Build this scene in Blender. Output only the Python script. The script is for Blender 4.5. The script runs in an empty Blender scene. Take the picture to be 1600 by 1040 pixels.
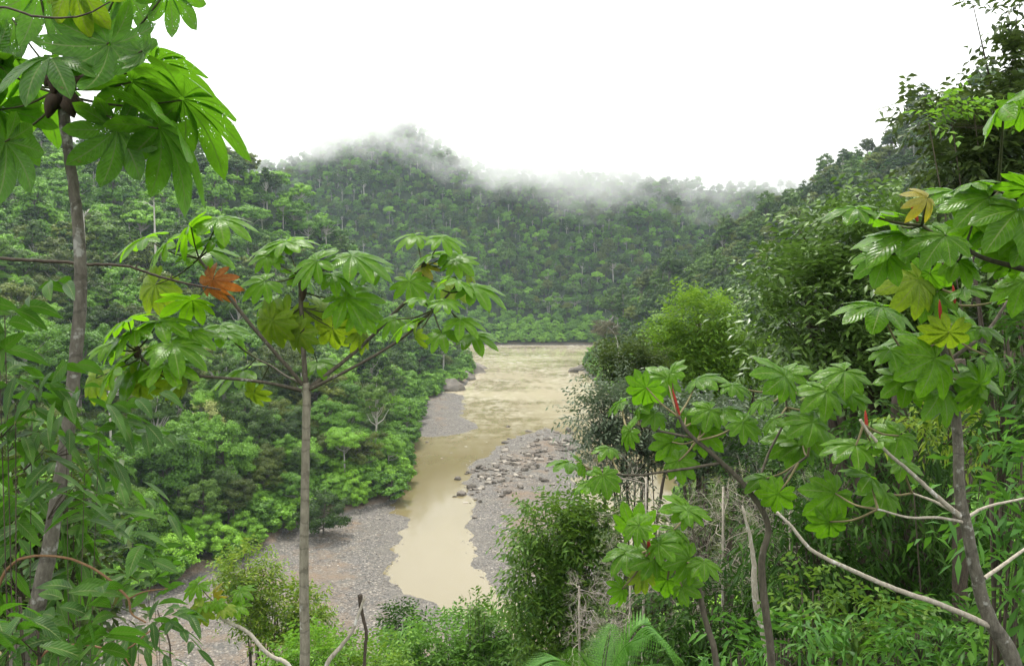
import bpy, math, random
import numpy as np
from mathutils import Vector, Matrix

SC = bpy.context.scene
COL = SC.collection
# ------------------------------------------------------------------ camera
F = 1244.0                      # focal length in photo pixels (1600 wide)
PITCH = math.atan(90 / F)
CAM = np.array([0.0, 0.0, 45.0])
cam = bpy.data.cameras.new('camera'); camo = bpy.data.objects.new('camera', cam); COL.objects.link(camo)
camo.location = CAM; camo.rotation_euler = (math.pi / 2 - PITCH, 0, 0)
cam.sensor_width = 36; cam.lens = F * 36 / 1600; cam.clip_start = 0.05; cam.clip_end = 6000
SC.camera = camo
# ------------------------------------------------------------------ sky and sun (bright overcast)
SUN_EL, SUN_AZ = math.radians(62), math.radians(-25)      # azimuth measured from +Y towards +X
w = bpy.data.worlds.new('World'); SC.world = w; w.use_nodes = True
nt = w.node_tree; nt.nodes.clear()
out = nt.nodes.new('ShaderNodeOutputWorld'); bg = nt.nodes.new('ShaderNodeBackground')
sky = nt.nodes.new('ShaderNodeTexSky'); sky.sky_type = 'NISHITA'; sky.sun_disc = False
sky.sun_elevation = SUN_EL; sky.sun_rotation = SUN_AZ; sky.dust_density = 3
ov = nt.nodes.new('ShaderNodeMix'); ov.data_type = 'RGBA'; ov.inputs[0].default_value = 0.9
ov.inputs[7].default_value = (11.3, 11.4, 11.2, 1)            # the closed cloud deck
nt.links.new(sky.outputs[0], ov.inputs[6]); nt.links.new(ov.outputs[2], bg.inputs[0])
bg.inputs[1].default_value = 0.082
nt.links.new(bg.outputs[0], out.inputs[0])
sl = bpy.data.lights.new('sun', 'SUN'); sl.energy = 1.5; sl.angle = math.radians(11); sl.color = (1, 0.96, 0.88)
so = bpy.data.objects.new('sun', sl); COL.objects.link(so)
sd = Vector((math.sin(SUN_AZ) * math.cos(SUN_EL), math.cos(SUN_AZ) * math.cos(SUN_EL), math.sin(SUN_EL)))
so.rotation_euler = sd.to_track_quat('Z', 'Y').to_euler(); so.location = (0, 0, 300)
SC.view_settings.view_transform = 'Standard'; SC.view_settings.look = 'None'
SC.view_settings.exposure = 1.5; SC.view_settings.gamma = 1
cy = SC.cycles
cy.use_denoising = True; cy.max_bounces = 14; cy.diffuse_bounces = 3; cy.glossy_bounces = 2
cy.transmission_bounces = 4; cy.transparent_max_bounces = 24; cy.volume_bounces = 12
cy.sample_clamp_indirect = 6
RNG = np.random.default_rng(7)

# ------------------------------------------------------------------ helpers
def P(px, py, D):
    """point at photo pixel (px,py) and depth D along the view axis"""
    x = (px - 800) / F; y = -(py - 520) / F
    c, s = math.cos(PITCH), math.sin(PITCH)
    return CAM + D * np.array([x, c + y * s, -s + y * c])
def W(px, py, z=0.0):
    d = P(px, py, 1.0) - CAM
    return CAM + d * ((z - CAM[2]) / d[2])
def unit(v):
    v = np.asarray(v, float); return v / np.maximum(np.linalg.norm(v, axis=-1, keepdims=True), 1e-9)
_G = np.random.default_rng(3).random((256, 256))
def vnoise(x, y):
    xi = np.floor(x).astype(int); yi = np.floor(y).astype(int); fx = x - xi; fy = y - yi
    fx = fx * fx * (3 - 2 * fx); fy = fy * fy * (3 - 2 * fy)
    g = lambda a, b: _G[a % 256, b % 256]
    return (g(xi, yi) * (1 - fx) + g(xi + 1, yi) * fx) * (1 - fy) + (g(xi, yi + 1) * (1 - fx) + g(xi + 1, yi + 1) * fx) * fy
def fbm(x, y, s, o=4):
    r = 0; a = 1; t = 0
    for k in range(o):
        r = r + a * (vnoise(x / s + 13.7 * k, y / s - 7.1 * k) - .5); t += a; a *= .5; s /= 2.03
    return 2 * r / t
class MB:
    """collects vertices, faces and uvs of one mesh"""
    def __init__(s): s.v = []; s.f = []; s.n = 0; s.uv = []; s.mi = []
    def add(s, v, f, uv=None, mi=0):
        v = np.asarray(v, float).reshape(-1, 3); f = np.asarray(f, int)
        s.v.append(v); s.f.append(f + s.n); s.n += len(v); s.mi.append(np.full(len(f), mi))
        s.uv.append(np.zeros((len(v), 2)) if uv is None else np.asarray(uv, float)); return s
    def tube(s, pts, rad, n=7, mi=0):
        pts = np.asarray(pts, float); k = len(pts); rad = np.broadcast_to(np.asarray(rad, float), (k,))
        t = unit(np.gradient(pts, axis=0)); ref = np.array([0.31, 0.95, 0.05]) if abs(t[0][2]) > .5 else np.array([0.05, 0.1, 1.])
        a = unit(np.cross(t, ref)); b = np.cross(t, a); th = np.linspace(0, 2 * math.pi, n, endpoint=False)
        ring = a[:, None] * np.cos(th)[None, :, None] + b[:, None] * np.sin(th)[None, :, None]
        v = pts[:, None] + ring * rad[:, None, None]
        i, j = np.meshgrid(np.arange(k - 1), np.arange(n), indexing='ij'); j2 = (j + 1) % n
        f = np.stack([i * n + j, i * n + j2, (i + 1) * n + j2, (i + 1) * n + j], -1).reshape(-1, 4)
        s.add(v, f, mi=mi)
        c = [n * (k - 1) + q for q in range(n)]
        for q in range(1, n - 1, 2):
            s.f.append(np.array([[c[0], c[q], c[q + 1], c[min(q + 2, n - 1)]]]) + s.n - n * k); s.mi.append(np.array([mi]))
        return s
    def build(s, name, mats, smooth=True):
        v = np.concatenate(s.v); f = np.concatenate(s.f); uv = np.concatenate(s.uv); mi = np.concatenate(s.mi)
        me = bpy.data.meshes.new(name); q = f.shape[1]
        me.vertices.add(len(v)); me.vertices.foreach_set('co', v.ravel().astype(np.float32))
        me.loops.add(f.size); me.loops.foreach_set('vertex_index', f.ravel().astype(np.int32))
        me.polygons.add(len(f)); me.polygons.foreach_set('loop_start', np.arange(0, f.size, q, dtype=np.int32))
        for m in (mats if isinstance(mats, (list, tuple)) else [mats]): me.materials.append(m)
        me.polygons.foreach_set('material_index', mi.astype(np.int32))
        me.polygons.foreach_set('use_smooth', np.full(len(f), smooth))
        u = me.uv_layers.new(name='uv'); u.data.foreach_set('uv', uv[f.ravel()].ravel().astype(np.float32))
        me.update(calc_edges=True); me.validate(); return me
def smooth_path(pts, n=6):
    """centripetal Catmull-Rom through pts (rows may carry a radius as a 4th value)"""
    p = np.asarray(pts, float); q = np.vstack([2 * p[0] - p[1], p, 2 * p[-1] - p[-2]]); o = []
    for i in range(1, len(q) - 2):
        a, b, c, d = q[i - 1], q[i], q[i + 1], q[i + 2]
        k = [max(np.linalg.norm((v - u)[:3]), 1e-6) ** .5 for u, v in ((a, b), (b, c), (c, d))]
        m1 = ((b - a) / k[0] - (c - a) / (k[0] + k[1]) + (c - b) / k[1]) * k[1]
        m2 = ((c - b) / k[1] - (d - b) / (k[1] + k[2]) + (d - c) / k[2]) * k[1]
        for t in np.linspace(0, 1, n, endpoint=False):
            o.append((2 * t ** 3 - 3 * t * t + 1) * b + (t ** 3 - 2 * t * t + t) * m1 + (-2 * t ** 3 + 3 * t * t) * c + (t ** 3 - t * t) * m2)
    o.append(p[-1]); return np.array(o)
def blades(mb, pos, dr, nr, L, Wd, droop=.25, rows=3, fold=.25, prof=1.0, mi=0):
    """leaf blades: a 3-column strip along dr, bending down, folded along the midrib"""
    pos = np.asarray(pos, float); N = len(pos); dr = unit(dr); sd_ = unit(np.cross(dr, nr)); nr = np.cross(sd_, dr)
    L = np.broadcast_to(L, (N,)); Wd = np.broadcast_to(Wd, (N,)); dp = np.broadcast_to(droop, (N,))
    t = np.linspace(0, 1, rows); wf = np.sin(np.pi * np.clip(t, .0, 1) ** prof) ** .8; wf[0] = .06; wf[-1] = .02
    c = np.array([-1, 0, 1.])
    T, C = np.meshgrid(t, c, indexing='ij'); WF = np.repeat(wf[:, None], 3, 1)
    along = (T[None] * L[:, None, None]); lat = C[None] * WF[None] * Wd[:, None, None] / 2
    up = np.abs(C)[None] * WF[None] * Wd[:, None, None] / 2 * fold - dp[:, None, None] * (T ** 2)[None] * L[:, None, None] * .0
    v = pos[:, None, None] + dr[:, None, None] * along[..., None] + sd_[:, None, None] * lat[..., None] + nr[:, None, None] * up[..., None]
    v[..., 2] -= dp[:, None, None] * (T ** 2)[None] * L[:, None, None]
    i, j = np.meshgrid(np.arange(rows - 1), np.arange(2), indexing='ij')
    f = np.stack([i * 3 + j, i * 3 + j + 1, (i + 1) * 3 + j + 1, (i + 1) * 3 + j], -1).reshape(-1, 4)
    f = (f[None] + (np.arange(N) * rows * 3)[:, None, None]).reshape(-1, 4)
    uv = np.stack([(C + 1) / 2, T], -1).reshape(-1, 2); mb.add(v.reshape(-1, 3), f, np.tile(uv, (N, 1)), mi); return mb
def cards(mb, pos, dr, nr, L, Wd, mi=0):
    """small diamond leaves for far crowns"""
    dr = unit(dr); s_ = unit(np.cross(dr, nr)); L = np.asarray(L).reshape(-1, 1); Wd = np.asarray(Wd).reshape(-1, 1)
    v = np.stack([pos - dr * L / 2, pos + s_ * Wd / 2, pos + dr * L / 2, pos - s_ * Wd / 2], 1)
    f = np.arange(len(pos) * 4).reshape(-1, 4); mb.add(v.reshape(-1, 3), f, mi=mi); return mb
def link(name, me, parent=None, M=None):
    o = bpy.data.objects.new(name, me); COL.objects.link(o)
    if parent is not None:
        o.parent = parent
    if M is not None: o.matrix_local = M
    return o
def tag(o, label=None, cat=None, group=None, kind=None):
    for k, v in (('label', label), ('category', cat), ('group', group), ('kind', kind)):
        if v: o[k] = v
    return o
def thing(name, loc, label, cat, group=None):
    o = bpy.data.objects.new(name, None); COL.objects.link(o); o.location = Vector(loc); o.empty_display_size = .3
    return tag(o, label, cat, group)
def dup(root, loc, rz, sc, label=None, group=None):
    r = root.copy(); COL.objects.link(r); r.location = Vector(loc); r.rotation_euler = (0, 0, rz); r.scale = sc
    if label: r['label'] = label
    if group: r['group'] = group
    for ch in root.children:
        c = ch.copy(); COL.objects.link(c); c.parent = r
        for g in ch.children:
            d = g.copy(); COL.objects.link(d); d.parent = c
    return r
# ------------------------------------------------------------------ materials
class NT:
    def __init__(s, name):
        s.m = bpy.data.materials.new(name); s.m.use_nodes = True; s.t = s.m.node_tree; s.t.nodes.clear()
        s.out = s.n('ShaderNodeOutputMaterial')
    def n(s, typ, ins=None, **kw):
        x = s.t.nodes.new(typ)
        for k, v in kw.items(): setattr(x, k, v)
        for k, v in (ins or {}).items():
            if isinstance(v, bpy.types.NodeSocket): s.t.links.new(v, x.inputs[k])
            else: x.inputs[k].default_value = v
        return x
    def math(s, op, a, b=0.0, c=0.0): return s.n('ShaderNodeMath', {0: a, 1: b, 2: c}, operation=op).outputs[0]
    def mix(s, f, a, b):
        a = (*a, 1) if isinstance(a, tuple) and len(a) == 3 else a; b = (*b, 1) if isinstance(b, tuple) and len(b) == 3 else b
        return s.n('ShaderNodeMix', {0: f, 6: a, 7: b}, data_type='RGBA').outputs[2]
    def noise(s, vec, sc, det=4, rough=.55): return s.n('ShaderNodeTexNoise', {'Vector': vec, 'Scale': sc, 'Detail': det, 'Roughness': rough}).outputs[0]
    def ramp(s, f, *st):
        r = s.n('ShaderNodeValToRGB', {0: f}); e = r.color_ramp.elements
        while len(e) < len(st): e.new(.5)
        for i, (p, c) in enumerate(st): e[i].position = p; e[i].color = (*c, 1) if isinstance(c, tuple) else (c, c, c, 1)
        return r.outputs[0]
    def end(s, surf=None, vol=None):
        if surf: s.t.links.new(surf, s.out.inputs[0])
        if vol: s.t.links.new(vol, s.out.inputs[1])
        return s.m
def leaf_mat(name, cols, trans=(.10, .2, .02), tf=.35, rough=.45, spec=.35, objvar=0.0, vein=False, holes=0.0, hue=.25):
    """cols: three colours spread over leaf islands (and over trees when objvar>0)"""
    t = NT(name)
    isl = t.n('ShaderNodeNewGeometry').outputs['Random Per Island']
    f = isl
    if objvar:
        r = t.n('ShaderNodeObjectInfo').outputs['Random']
        f = t.math('ADD', t.math('MULTIPLY', isl, 1 - objvar), t.math('MULTIPLY', r, objvar))
    k = len(cols); c = t.ramp(f, *[(.08 + .84 * i / (k - 1), cc) for i, cc in enumerate(cols)])
    kw = {}
    if vein:
        uv = t.n('ShaderNodeSeparateXYZ', {0: t.n('ShaderNodeTexCoord').outputs['UV']})
        au = t.math('ABSOLUTE', t.math('SUBTRACT', uv.outputs[0], .5))
        q = t.math('FRACT', t.math('MULTIPLY', t.math('SUBTRACT', uv.outputs[1], t.math('MULTIPLY', au, .42)), 11.0))
        tri = t.math('ABSOLUTE', t.math('SUBTRACT', q, .5))               # 0 mid cell .. .5 on the vein
        v1 = t.math('GREATER_THAN', tri, .43); v2 = t.math('LESS_THAN', au, .032)
        vm = t.math('MAXIMUM', t.math('MULTIPLY', v1, .5), v2)
        n2 = t.noise(t.n('ShaderNodeTexCoord').outputs['Object'], 14, 3)
        c = t.mix(t.n('ShaderNodeMapRange', {0: n2, 1: .4, 2: .7}).outputs[0], c, tuple(x * .62 for x in cols[0])); c = t.mix(t.n('ShaderNodeMapRange', {0: t.noise(t.n('ShaderNodeTexCoord').outputs['Object'], 4, 4), 1: .52, 2: .75}).outputs[0], c, tuple(min(1, x * 1.35) for x in cols[-1]))
        ve = tuple(min(1, .6 * x + .12) for x in cols[-1]); c = t.mix(vm, c, (ve[0], ve[1], ve[2] * .5))
        obv = t.n('ShaderNodeTexCoord').outputs['Object']; br = t.math('ADD', t.noise(obv, 6, 5, .7), t.math('MULTIPLY', t.math('POWER', uv.outputs[1], 6.0), .12))
        br = t.n('ShaderNodeMapRange', {0: t.math('ADD', br, t.math('MULTIPLY', isl, .06)), 1: .72, 2: .76}).outputs[0]; c = t.mix(t.math('MULTIPLY', br, .8), c, (.13, .075, .03))
        hgt = t.math('ADD', t.math('MULTIPLY', t.math('SUBTRACT', .5, tri), 1.0), t.math('MULTIPLY', n2, .6))
        kw['Normal'] = t.n('ShaderNodeBump', {'Height': hgt, 'Strength': .5, 'Distance': .005}).outputs[0]
    p = t.n('ShaderNodeBsdfPrincipled', {'Base Color': c, 'Roughness': rough, 'Specular IOR Level': spec, **kw}).outputs[0]
    tc = t.mix(.5, c, (*trans, 1)) if not vein else t.mix(t.math('MULTIPLY', vm, .85), t.mix(.25, (*trans, 1), c), (trans[0] * .25, trans[1] * .3, trans[2] * .3, 1))
    tr = t.n('ShaderNodeBsdfTranslucent', {0: tc}).outputs[0]
    sh = t.n('ShaderNodeMixShader', {0: tf, 1: p, 2: tr}).outputs[0]
    if holes:
        ob = t.n('ShaderNodeTexCoord').outputs['Object']
        vo = t.n('ShaderNodeTexVoronoi', {'Vector': ob, 'Scale': 45.0, 'Randomness': 1.0})
        h = t.math('MULTIPLY', t.math('LESS_THAN', vo.outputs['Distance'], .21),
                   t.math('GREATER_THAN', t.noise(ob, 7, 2), 1 - holes))
        sh = t.n('ShaderNodeMixShader', {0: h, 1: sh, 2: t.n('ShaderNodeBsdfTransparent').outputs[0]}).outputs[0]
    return t.end(sh)
def bark_mat(name, a, b, lichen=None, lam=.6, sc=9, bump=.02, rings=0):
    t = NT(name); ob = t.n('ShaderNodeTexCoord').outputs['Object']
    st = t.n('ShaderNodeMapping', {0: ob, 3: (1, 1, .35)}).outputs[0]
    n1 = t.noise(st, sc * 3, 6, .65); c = t.ramp(n1, (.3, a), (.7, b))
    if lichen:
        m = t.ramp(t.noise(ob, sc, 5, .6), (lam - .04, 0.0), (lam + .04, 1.0)); c = t.mix(m, c, lichen)
    if rings:
        z = t.n('ShaderNodeSeparateXYZ', {0: ob}).outputs[2]; wv = t.math('FRACT', t.math('ADD', t.math('MULTIPLY', z, rings), t.math('MULTIPLY', t.noise(ob, 4, 4), 2.2)))
        rg = t.math('LESS_THAN', wv, .16); c = t.mix(t.math('MULTIPLY', rg, .35), c, tuple(.45 * x for x in a)); n1 = t.math('SUBTRACT', n1, t.math('MULTIPLY', rg, .6))
    bp = t.n('ShaderNodeBump', {'Height': n1, 'Strength': .8, 'Distance': bump}).outputs[0]
    return t.end(t.n('ShaderNodeBsdfPrincipled', {'Base Color': c, 'Roughness': .85, 'Specular IOR Level': .2, 'Normal': bp}).outputs[0])

# ------------------------------------------------------------------ terrain
def wp(*a): return [tuple(W(x, y)[:2]) for x, y in a]
VALLEY = np.array([(-95, 94)] + wp((60, 985), (170, 960), (300, 905), (430, 852), (447, 828), (560, 800), (612, 785), (632, 760), (640, 700),
                  (652, 675), (655, 640), (690, 612), (725, 602), (742, 578)) + [(-26, 400), (-60, 428), (-220, 470), (-420, 490), (-420, 545), (-60, 517), (80, 515), (420, 545),
                  (420, 490), (220, 475), (75, 440), (40, 402), (34, 380), (36, 330), (37, 280), (40, 220), (36, 165), (30, 125), (14, 97), (-8, 88), (-40, 84), (-95, 78)])
BARS = [np.array(wp((612, 787), (628, 812), (614, 845), (604, 880), (612, 910), (650, 935), (700, 958), (760, 975), (800, 1010), (800, 1110), (60, 1110), (60, 985), (170, 955), (300, 895), (430, 842), (447, 820), (560, 792))),
        np.array(wp((852, 668), (795, 690), (745, 712), (722, 742), (740, 775), (744, 800), (728, 830), (738, 865), (752, 900), (790, 935), (840, 960), (960, 1000), (1000, 900), (930, 800), (900, 770), (893, 735), (912, 700), (902, 684))),
        np.array(wp((652, 622), (690, 612), (722, 618), (722, 645), (748, 668), (722, 678), (665, 682), (645, 680)))]
def rd(D, px, py): p = P(px, py, D); return (p[0], p[1], p[2])
TH = 12.5                                                   # tree height above the hill surface
LEFT = np.array([(-18, 378, 1), rd(370, 655, 535), rd(366, 600, 455), rd(362, 560, 385), rd(354, 480, 305), rd(348, 370, 225), rd(342, 250, 205),
                 rd(338, 100, 190), rd(330, -250, 150), (-420, 250, 130)]) - np.array([0, 0, TH])
FAR = np.array([(-420, 720, 150), rd(740, 380, 265), rd(750, 470, 240), rd(755, 540, 185), rd(755, 590, 160), rd(745, 645, 185), rd(735, 695, 228), rd(720, 745, 262), rd(710, 850, 262), rd(700, 950, 270), rd(700, 1100, 287),
                rd(700, 1250, 290), (420, 690, 150)]) - np.array([0, 0, 8])
RIGHT = np.array([(35, 388, 1), rd(385, 925, 530), rd(382, 985, 455), rd(378, 1090, 395), rd(366, 1200, 328), rd(350, 1330, 245), rd(340, 1440, 185), rd(330, 1600, 100),
                  (265, 210, 130), (200, 90, 110), (110, 20, 82), (40, -6, 60), (8, -6, 52.5), (0, -4, 52.3), (-40, -18, 50), (-140, -30, 60), (-420, 40, 90)]) - np.array([(0, 0, 6.5)] * 8 + [(0, 0, TH)] * 9)
def poly_dist(x, y, p, closed=False):
    """distance to a polyline and the interpolated 3rd value there"""
    best = np.full(x.shape, 1e18); val = np.zeros(x.shape); n = len(p)
    for i in range(n if closed else n - 1):
        a, b = p[i], p[(i + 1) % n]; dx, dy = b[0] - a[0], b[1] - a[1]
        t = np.clip(((x - a[0]) * dx + (y - a[1]) * dy) / (dx * dx + dy * dy + 1e-9), 0, 1)
        d = (x - a[0] - t * dx) ** 2 + (y - a[1] - t * dy) ** 2; m = d < best; best = np.where(m, d, best)
        if len(a) > 2: val = np.where(m, a[2] + t * (b[2] - a[2]), val)
    return np.sqrt(best), val
def inside(x, y, p):
    r = np.zeros(x.shape, bool); n = len(p)
    for i in range(n):
        (x1, y1), (x2, y2) = p[i][:2], p[(i + 1) % n][:2]
        if y1 == y2: continue
        r ^= ((y1 > y) != (y2 > y)) & (x < (x2 - x1) * (y - y1) / (y2 - y1) + x1)
    return r
def bank(x, y):
    """>0 outside the valley floor, <0 on it"""
    d, _ = poly_dist(x, y, VALLEY, True); return np.where(inside(x, y, VALLEY), -d, d)
def height(x, y):
    x = np.asarray(x, float); y = np.asarray(y, float); b = bank(x, y); db = np.maximum(b, 0); z = np.zeros(x.shape)
    for rg in (LEFT, FAR, RIGHT):
        d, v = poly_dist(x, y, rg); tt = db / (db + d + 1e-6)
        k = np.where(y > 60, 1 + .16 * fbm(x + 50, y, 90), 1)
        z = np.maximum(z, np.maximum(v, 0.5) * np.clip(tt * np.where(d < 15, 1, np.where(v > 120, np.maximum(k, 1), k)), 0, 1))
    bars = np.full(x.shape, -99.)
    for q in BARS:
        d, _ = poly_dist(x, y, q, True); bars = np.maximum(bars, np.where(inside(x, y, q), d, -d))
    fl = np.clip(bars * .07, -.9, .55) + (.16 * fbm(x, y, 9, 3) + .17 * fbm(x + 31, y, 2.8, 3)) * np.clip(1 + bars * .1, .2, 1.5)
    fl = np.maximum(fl, .35 - (-b) * .6)                            # a low shelf along the banks
    return np.where(b > 0, z + .5, np.minimum(fl, 1.2))
def hz(x, y): return float(height(np.array([x]), np.array([y]))[0])
xs = np.concatenate([-np.geomspace(62, 1500, 70)[::-1], np.arange(-61, 46, .75), np.geomspace(47, 1500, 70)])
ys = np.concatenate([-np.geomspace(8, 500, 20)[::-1], np.arange(-6, 80, 2), np.arange(80, 320, .85), np.arange(321, 560, 3), np.geomspace(561, 2500, 60)])
GX, GY = np.meshgrid(xs, ys, indexing='ij'); GZ = height(GX.ravel(), GY.ravel()).reshape(GX.shape)
nx, ny = GX.shape; I, J = np.meshgrid(np.arange(nx - 1), np.arange(ny - 1), indexing='ij')
ff = np.stack([I * ny + J, (I + 1) * ny + J, (I + 1) * ny + J + 1, I * ny + J + 1], -1).reshape(-1, 4)

t = NT('ground'); geo = t.n('ShaderNodeNewGeometry').outputs['Position']; zz = t.n('ShaderNodeSeparateXYZ', {0: geo}).outputs[2]
flat = t.n('ShaderNodeCombineXYZ', {0: t.n('ShaderNodeSeparateXYZ', {0: geo}).outputs[0], 1: t.n('ShaderNodeSeparateXYZ', {0: geo}).outputs[1]}).outputs[0]
vo = t.n('ShaderNodeTexVoronoi', {'Vector': flat, 'Scale': 2.6}); vo2 = t.n('ShaderNodeTexVoronoi', {'Vector': flat, 'Scale': 5.5})
cell = t.n('ShaderNodeSeparateColor', {0: vo.outputs['Color']}).outputs[0]
stone = t.ramp(cell, (0, (0.067, 0.063, 0.059)), (.35, (0.148, 0.137, 0.126)), (.7, (0.192, 0.167, 0.141)), (1, (0.311, 0.281, 0.244)))
stone2 = t.ramp(t.n('ShaderNodeSeparateColor', {0: vo2.outputs['Color']}).outputs[0], (0, (0.059, 0.058, 0.056)), (.6, (0.148, 0.133, 0.122)), (1, (0.296, 0.266, 0.237)))
stone = t.mix(t.math('GREATER_THAN', t.noise(flat, .35, 4), .5), stone, stone2)
gap = t.ramp(vo.outputs['Distance'], (.3, 0.0), (.62, 1.0)); stone = t.mix(t.math('MULTIPLY', gap, .6), stone, (.07, .065, .06))
silt = t.ramp(t.noise(flat, .12, 5), (.45, 0.0), (.62, 1.0)); stone = t.mix(t.math('MULTIPLY', silt, .5), stone, (.125, .115, .098)); stone = t.mix(.3, stone, t.n('ShaderNodeMix', {0: 1.0, 6: stone, 7: (.98, 1.0, .92, 1)}, data_type='RGBA', blend_type='MULTIPLY').outputs[2])
wet = t.ramp(zz, (0, 1.0), (.06, 0.0))
wetm = t.n('ShaderNodeMapRange', {0: zz, 1: .02, 2: .22, 3: 1.0, 4: 0.0}).outputs[0]
gravel = t.mix(t.math('MULTIPLY', wetm, .4), stone, (.07, .06, .045))
soil = t.ramp(t.noise(geo, .6, 6, .6), (.35, (.018, .03, .010)), (.6, (.03, .05, .016)), (.75, (.06, .05, .03)))
hill = t.n('ShaderNodeMapRange', {0: t.math('ADD', zz, t.math('MULTIPLY', t.noise(geo, .4, 3), 1.2)), 1: 1.7, 2: 2.3}).outputs[0]
bed = t.n('ShaderNodeMapRange', {0: t.math('ADD', zz, t.math('MULTIPLY', t.noise(geo, .5, 3), .8)), 1: .85, 2: 1.2}).outputs[0]
base = t.mix(hill, t.mix(bed, gravel, (.16, .12, .085)), soil)
bp = t.n('ShaderNodeBump', {'Height': t.math('ADD', vo.outputs['Distance'], t.noise(geo, 3, 4)), 'Strength': .7, 'Distance': .25}).outputs[0]
M_ground = t.end(t.n('ShaderNodeBsdfPrincipled', {'Base Color': base, 'Roughness': t.math('SUBTRACT', .9, t.math('MULTIPLY', wetm, .35)), 'Specular IOR Level': .25, 'Normal': bp}).outputs[0])
mb = MB().add(np.stack([GX, GY, GZ], -1).reshape(-1, 3), ff)
tag(link('ground', mb.build('ground', M_ground)), kind='structure')

# water sheet
t = NT('river water'); geo = t.n('ShaderNodeNewGeometry').outputs['Position']; yy = t.n('ShaderNodeSeparateXYZ', {0: geo}).outputs[1]
st = t.n('ShaderNodeMapping', {0: geo, 2: (0, 0, .35), 3: (1, .45, 1)}).outputs[0]
rap = t.n('ShaderNodeMapRange', {0: yy, 1: 195.0, 2: 300.0}).outputs[0]                # rapids upstream, slack water near the beach
big = t.noise(st, .035, 4, .6); rapm = t.math('MULTIPLY', rap, t.n('ShaderNodeMapRange', {0: big, 1: .38, 2: .6}).outputs[0])
sk = t.n('ShaderNodeMapping', {0: geo, 2: (0, 0, .8), 3: (.45, .8, 1)}).outputs[0]
fo = t.n('ShaderNodeMapRange', {0: t.math('ADD', t.math('MULTIPLY', t.noise(st, .3, 6, .68), .5), t.math('MULTIPLY', t.noise(sk, .22, 5, .65), .5)), 1: .48, 2: .62}).outputs[0]
foam = t.math('MULTIPLY', fo, rapm)
tone = t.ramp(t.noise(st, .05, 4), (.35, (.13, .105, .045)), (.65, (.18, .15, .08)))
pale = t.n('ShaderNodeMapRange', {0: t.math('ADD', t.math('MULTIPLY', t.noise(sk, .04, 4, .6), .75), t.math('MULTIPLY', t.noise(st, .3, 5, .65), .3)), 1: .43, 2: .56}).outputs[0]  # patches that paint a reflective sheen into the upstream water colour
tone = t.mix(t.math('MULTIPLY', rap, t.math('ADD', .25, t.math('MULTIPLY', pale, .7))), tone, (.43, .375, .26))
tone = t.mix(t.math('MULTIPLY', t.n('ShaderNodeMapRange', {0: yy, 1: 185.0, 2: 125.0}).outputs[0], .6), tone, (.185, .155, .09))
c = t.mix(t.math('MULTIPLY', foam, .85), tone, (.62, .585, .49))
h = t.math('ADD', t.math('MULTIPLY', t.noise(st, .5, 5, .6), t.math('ADD', .03, t.math('MULTIPLY', rapm, .32))), t.math('MULTIPLY', t.noise(st, 2.2, 3), .012))
bp = t.n('ShaderNodeBump', {'Height': h, 'Strength': .6, 'Distance': .5}).outputs[0]
M_water = t.end(t.n('ShaderNodeBsdfPrincipled', {'Base Color': c, 'Roughness': .04, 'IOR': 1.33, 'Specular IOR Level': .5, 'Normal': bp}).outputs[0])
wx = np.linspace(-430, 430, 40); wy = np.linspace(70, 560, 40); A, B = np.meshgrid(wx, wy, indexing='ij')
I, J = np.meshgrid(np.arange(39), np.arange(39), indexing='ij')
tag(link('river_water', MB().add(np.stack([A, B, A * 0], -1).reshape(-1, 3), np.stack([I * 40 + J, (I + 1) * 40 + J, (I + 1) * 40 + J + 1, I * 40 + J + 1], -1).reshape(-1, 4)).build('river_water', M_water)), kind='structure')

# haze: one even closed box of air
t = NT('haze air'); M_haze = t.end(vol=t.n('ShaderNodeVolumePrincipled', {'Color': (.72, .87, 1, 1), 'Density': .00012, 'Anisotropy': .2}).outputs[0])
def box(mb, lo, hi):
    x0, y0, z0 = lo; x1, y1, z1 = hi
    v = [(x0, y0, z0), (x1, y0, z0), (x1, y1, z0), (x0, y1, z0), (x0, y0, z1), (x1, y0, z1), (x1, y1, z1), (x0, y1, z1)]
    return mb.add(v, [(0, 3, 2, 1), (4, 5, 6, 7), (0, 1, 5, 4), (1, 2, 6, 5), (2, 3, 7, 6), (3, 0, 4, 7)])
tag(link('haze', box(MB(), (-1510, -510, -3), (1510, 2510, 262)).build('haze', M_haze, False)), kind='stuff')

# mist: the ragged cloud base hanging on the far ridges
t = NT('mist air'); geo = t.n('ShaderNodeNewGeometry').outputs['Position']; sp = t.n('ShaderNodeSeparateXYZ', {0: geo})
st = t.n('ShaderNodeMapping', {0: geo, 3: (1, .7, 1.5)}).outputs[0]
n1 = t.noise(st, .014, 4, .62); n2 = t.noise(st, .05, 4, .62)
base = t.math('ADD', t.math('MULTIPLY', t.math('SUBTRACT', n1, .5), 190.0), t.math('MULTIPLY', t.math('SUBTRACT', n2, .5), 90.0))
lift = t.n('ShaderNodeMapRange', {0: sp.outputs[0], 1: -75.0, 2: 30.0, 3: 42.0, 4: -4.0}).outputs[0]
hh = t.math('SUBTRACT', t.math('ADD', sp.outputs[2], base), t.math('ADD', lift, 100.0))
den = t.math('MULTIPLY', t.n('ShaderNodeMapRange', {0: hh, 1: -6.0, 2: 62.0, 3: 0.0, 4: .034}).outputs[0], t.n('ShaderNodeMapRange', {0: sp.outputs[2], 1: 165.0, 2: 215.0, 3: 1.0, 4: 0.0}).outputs[0])
ed = t.n('ShaderNodeMapRange', {0: sp.outputs[1], 1: 560.0, 2: 700.0}).outputs[0]
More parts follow.
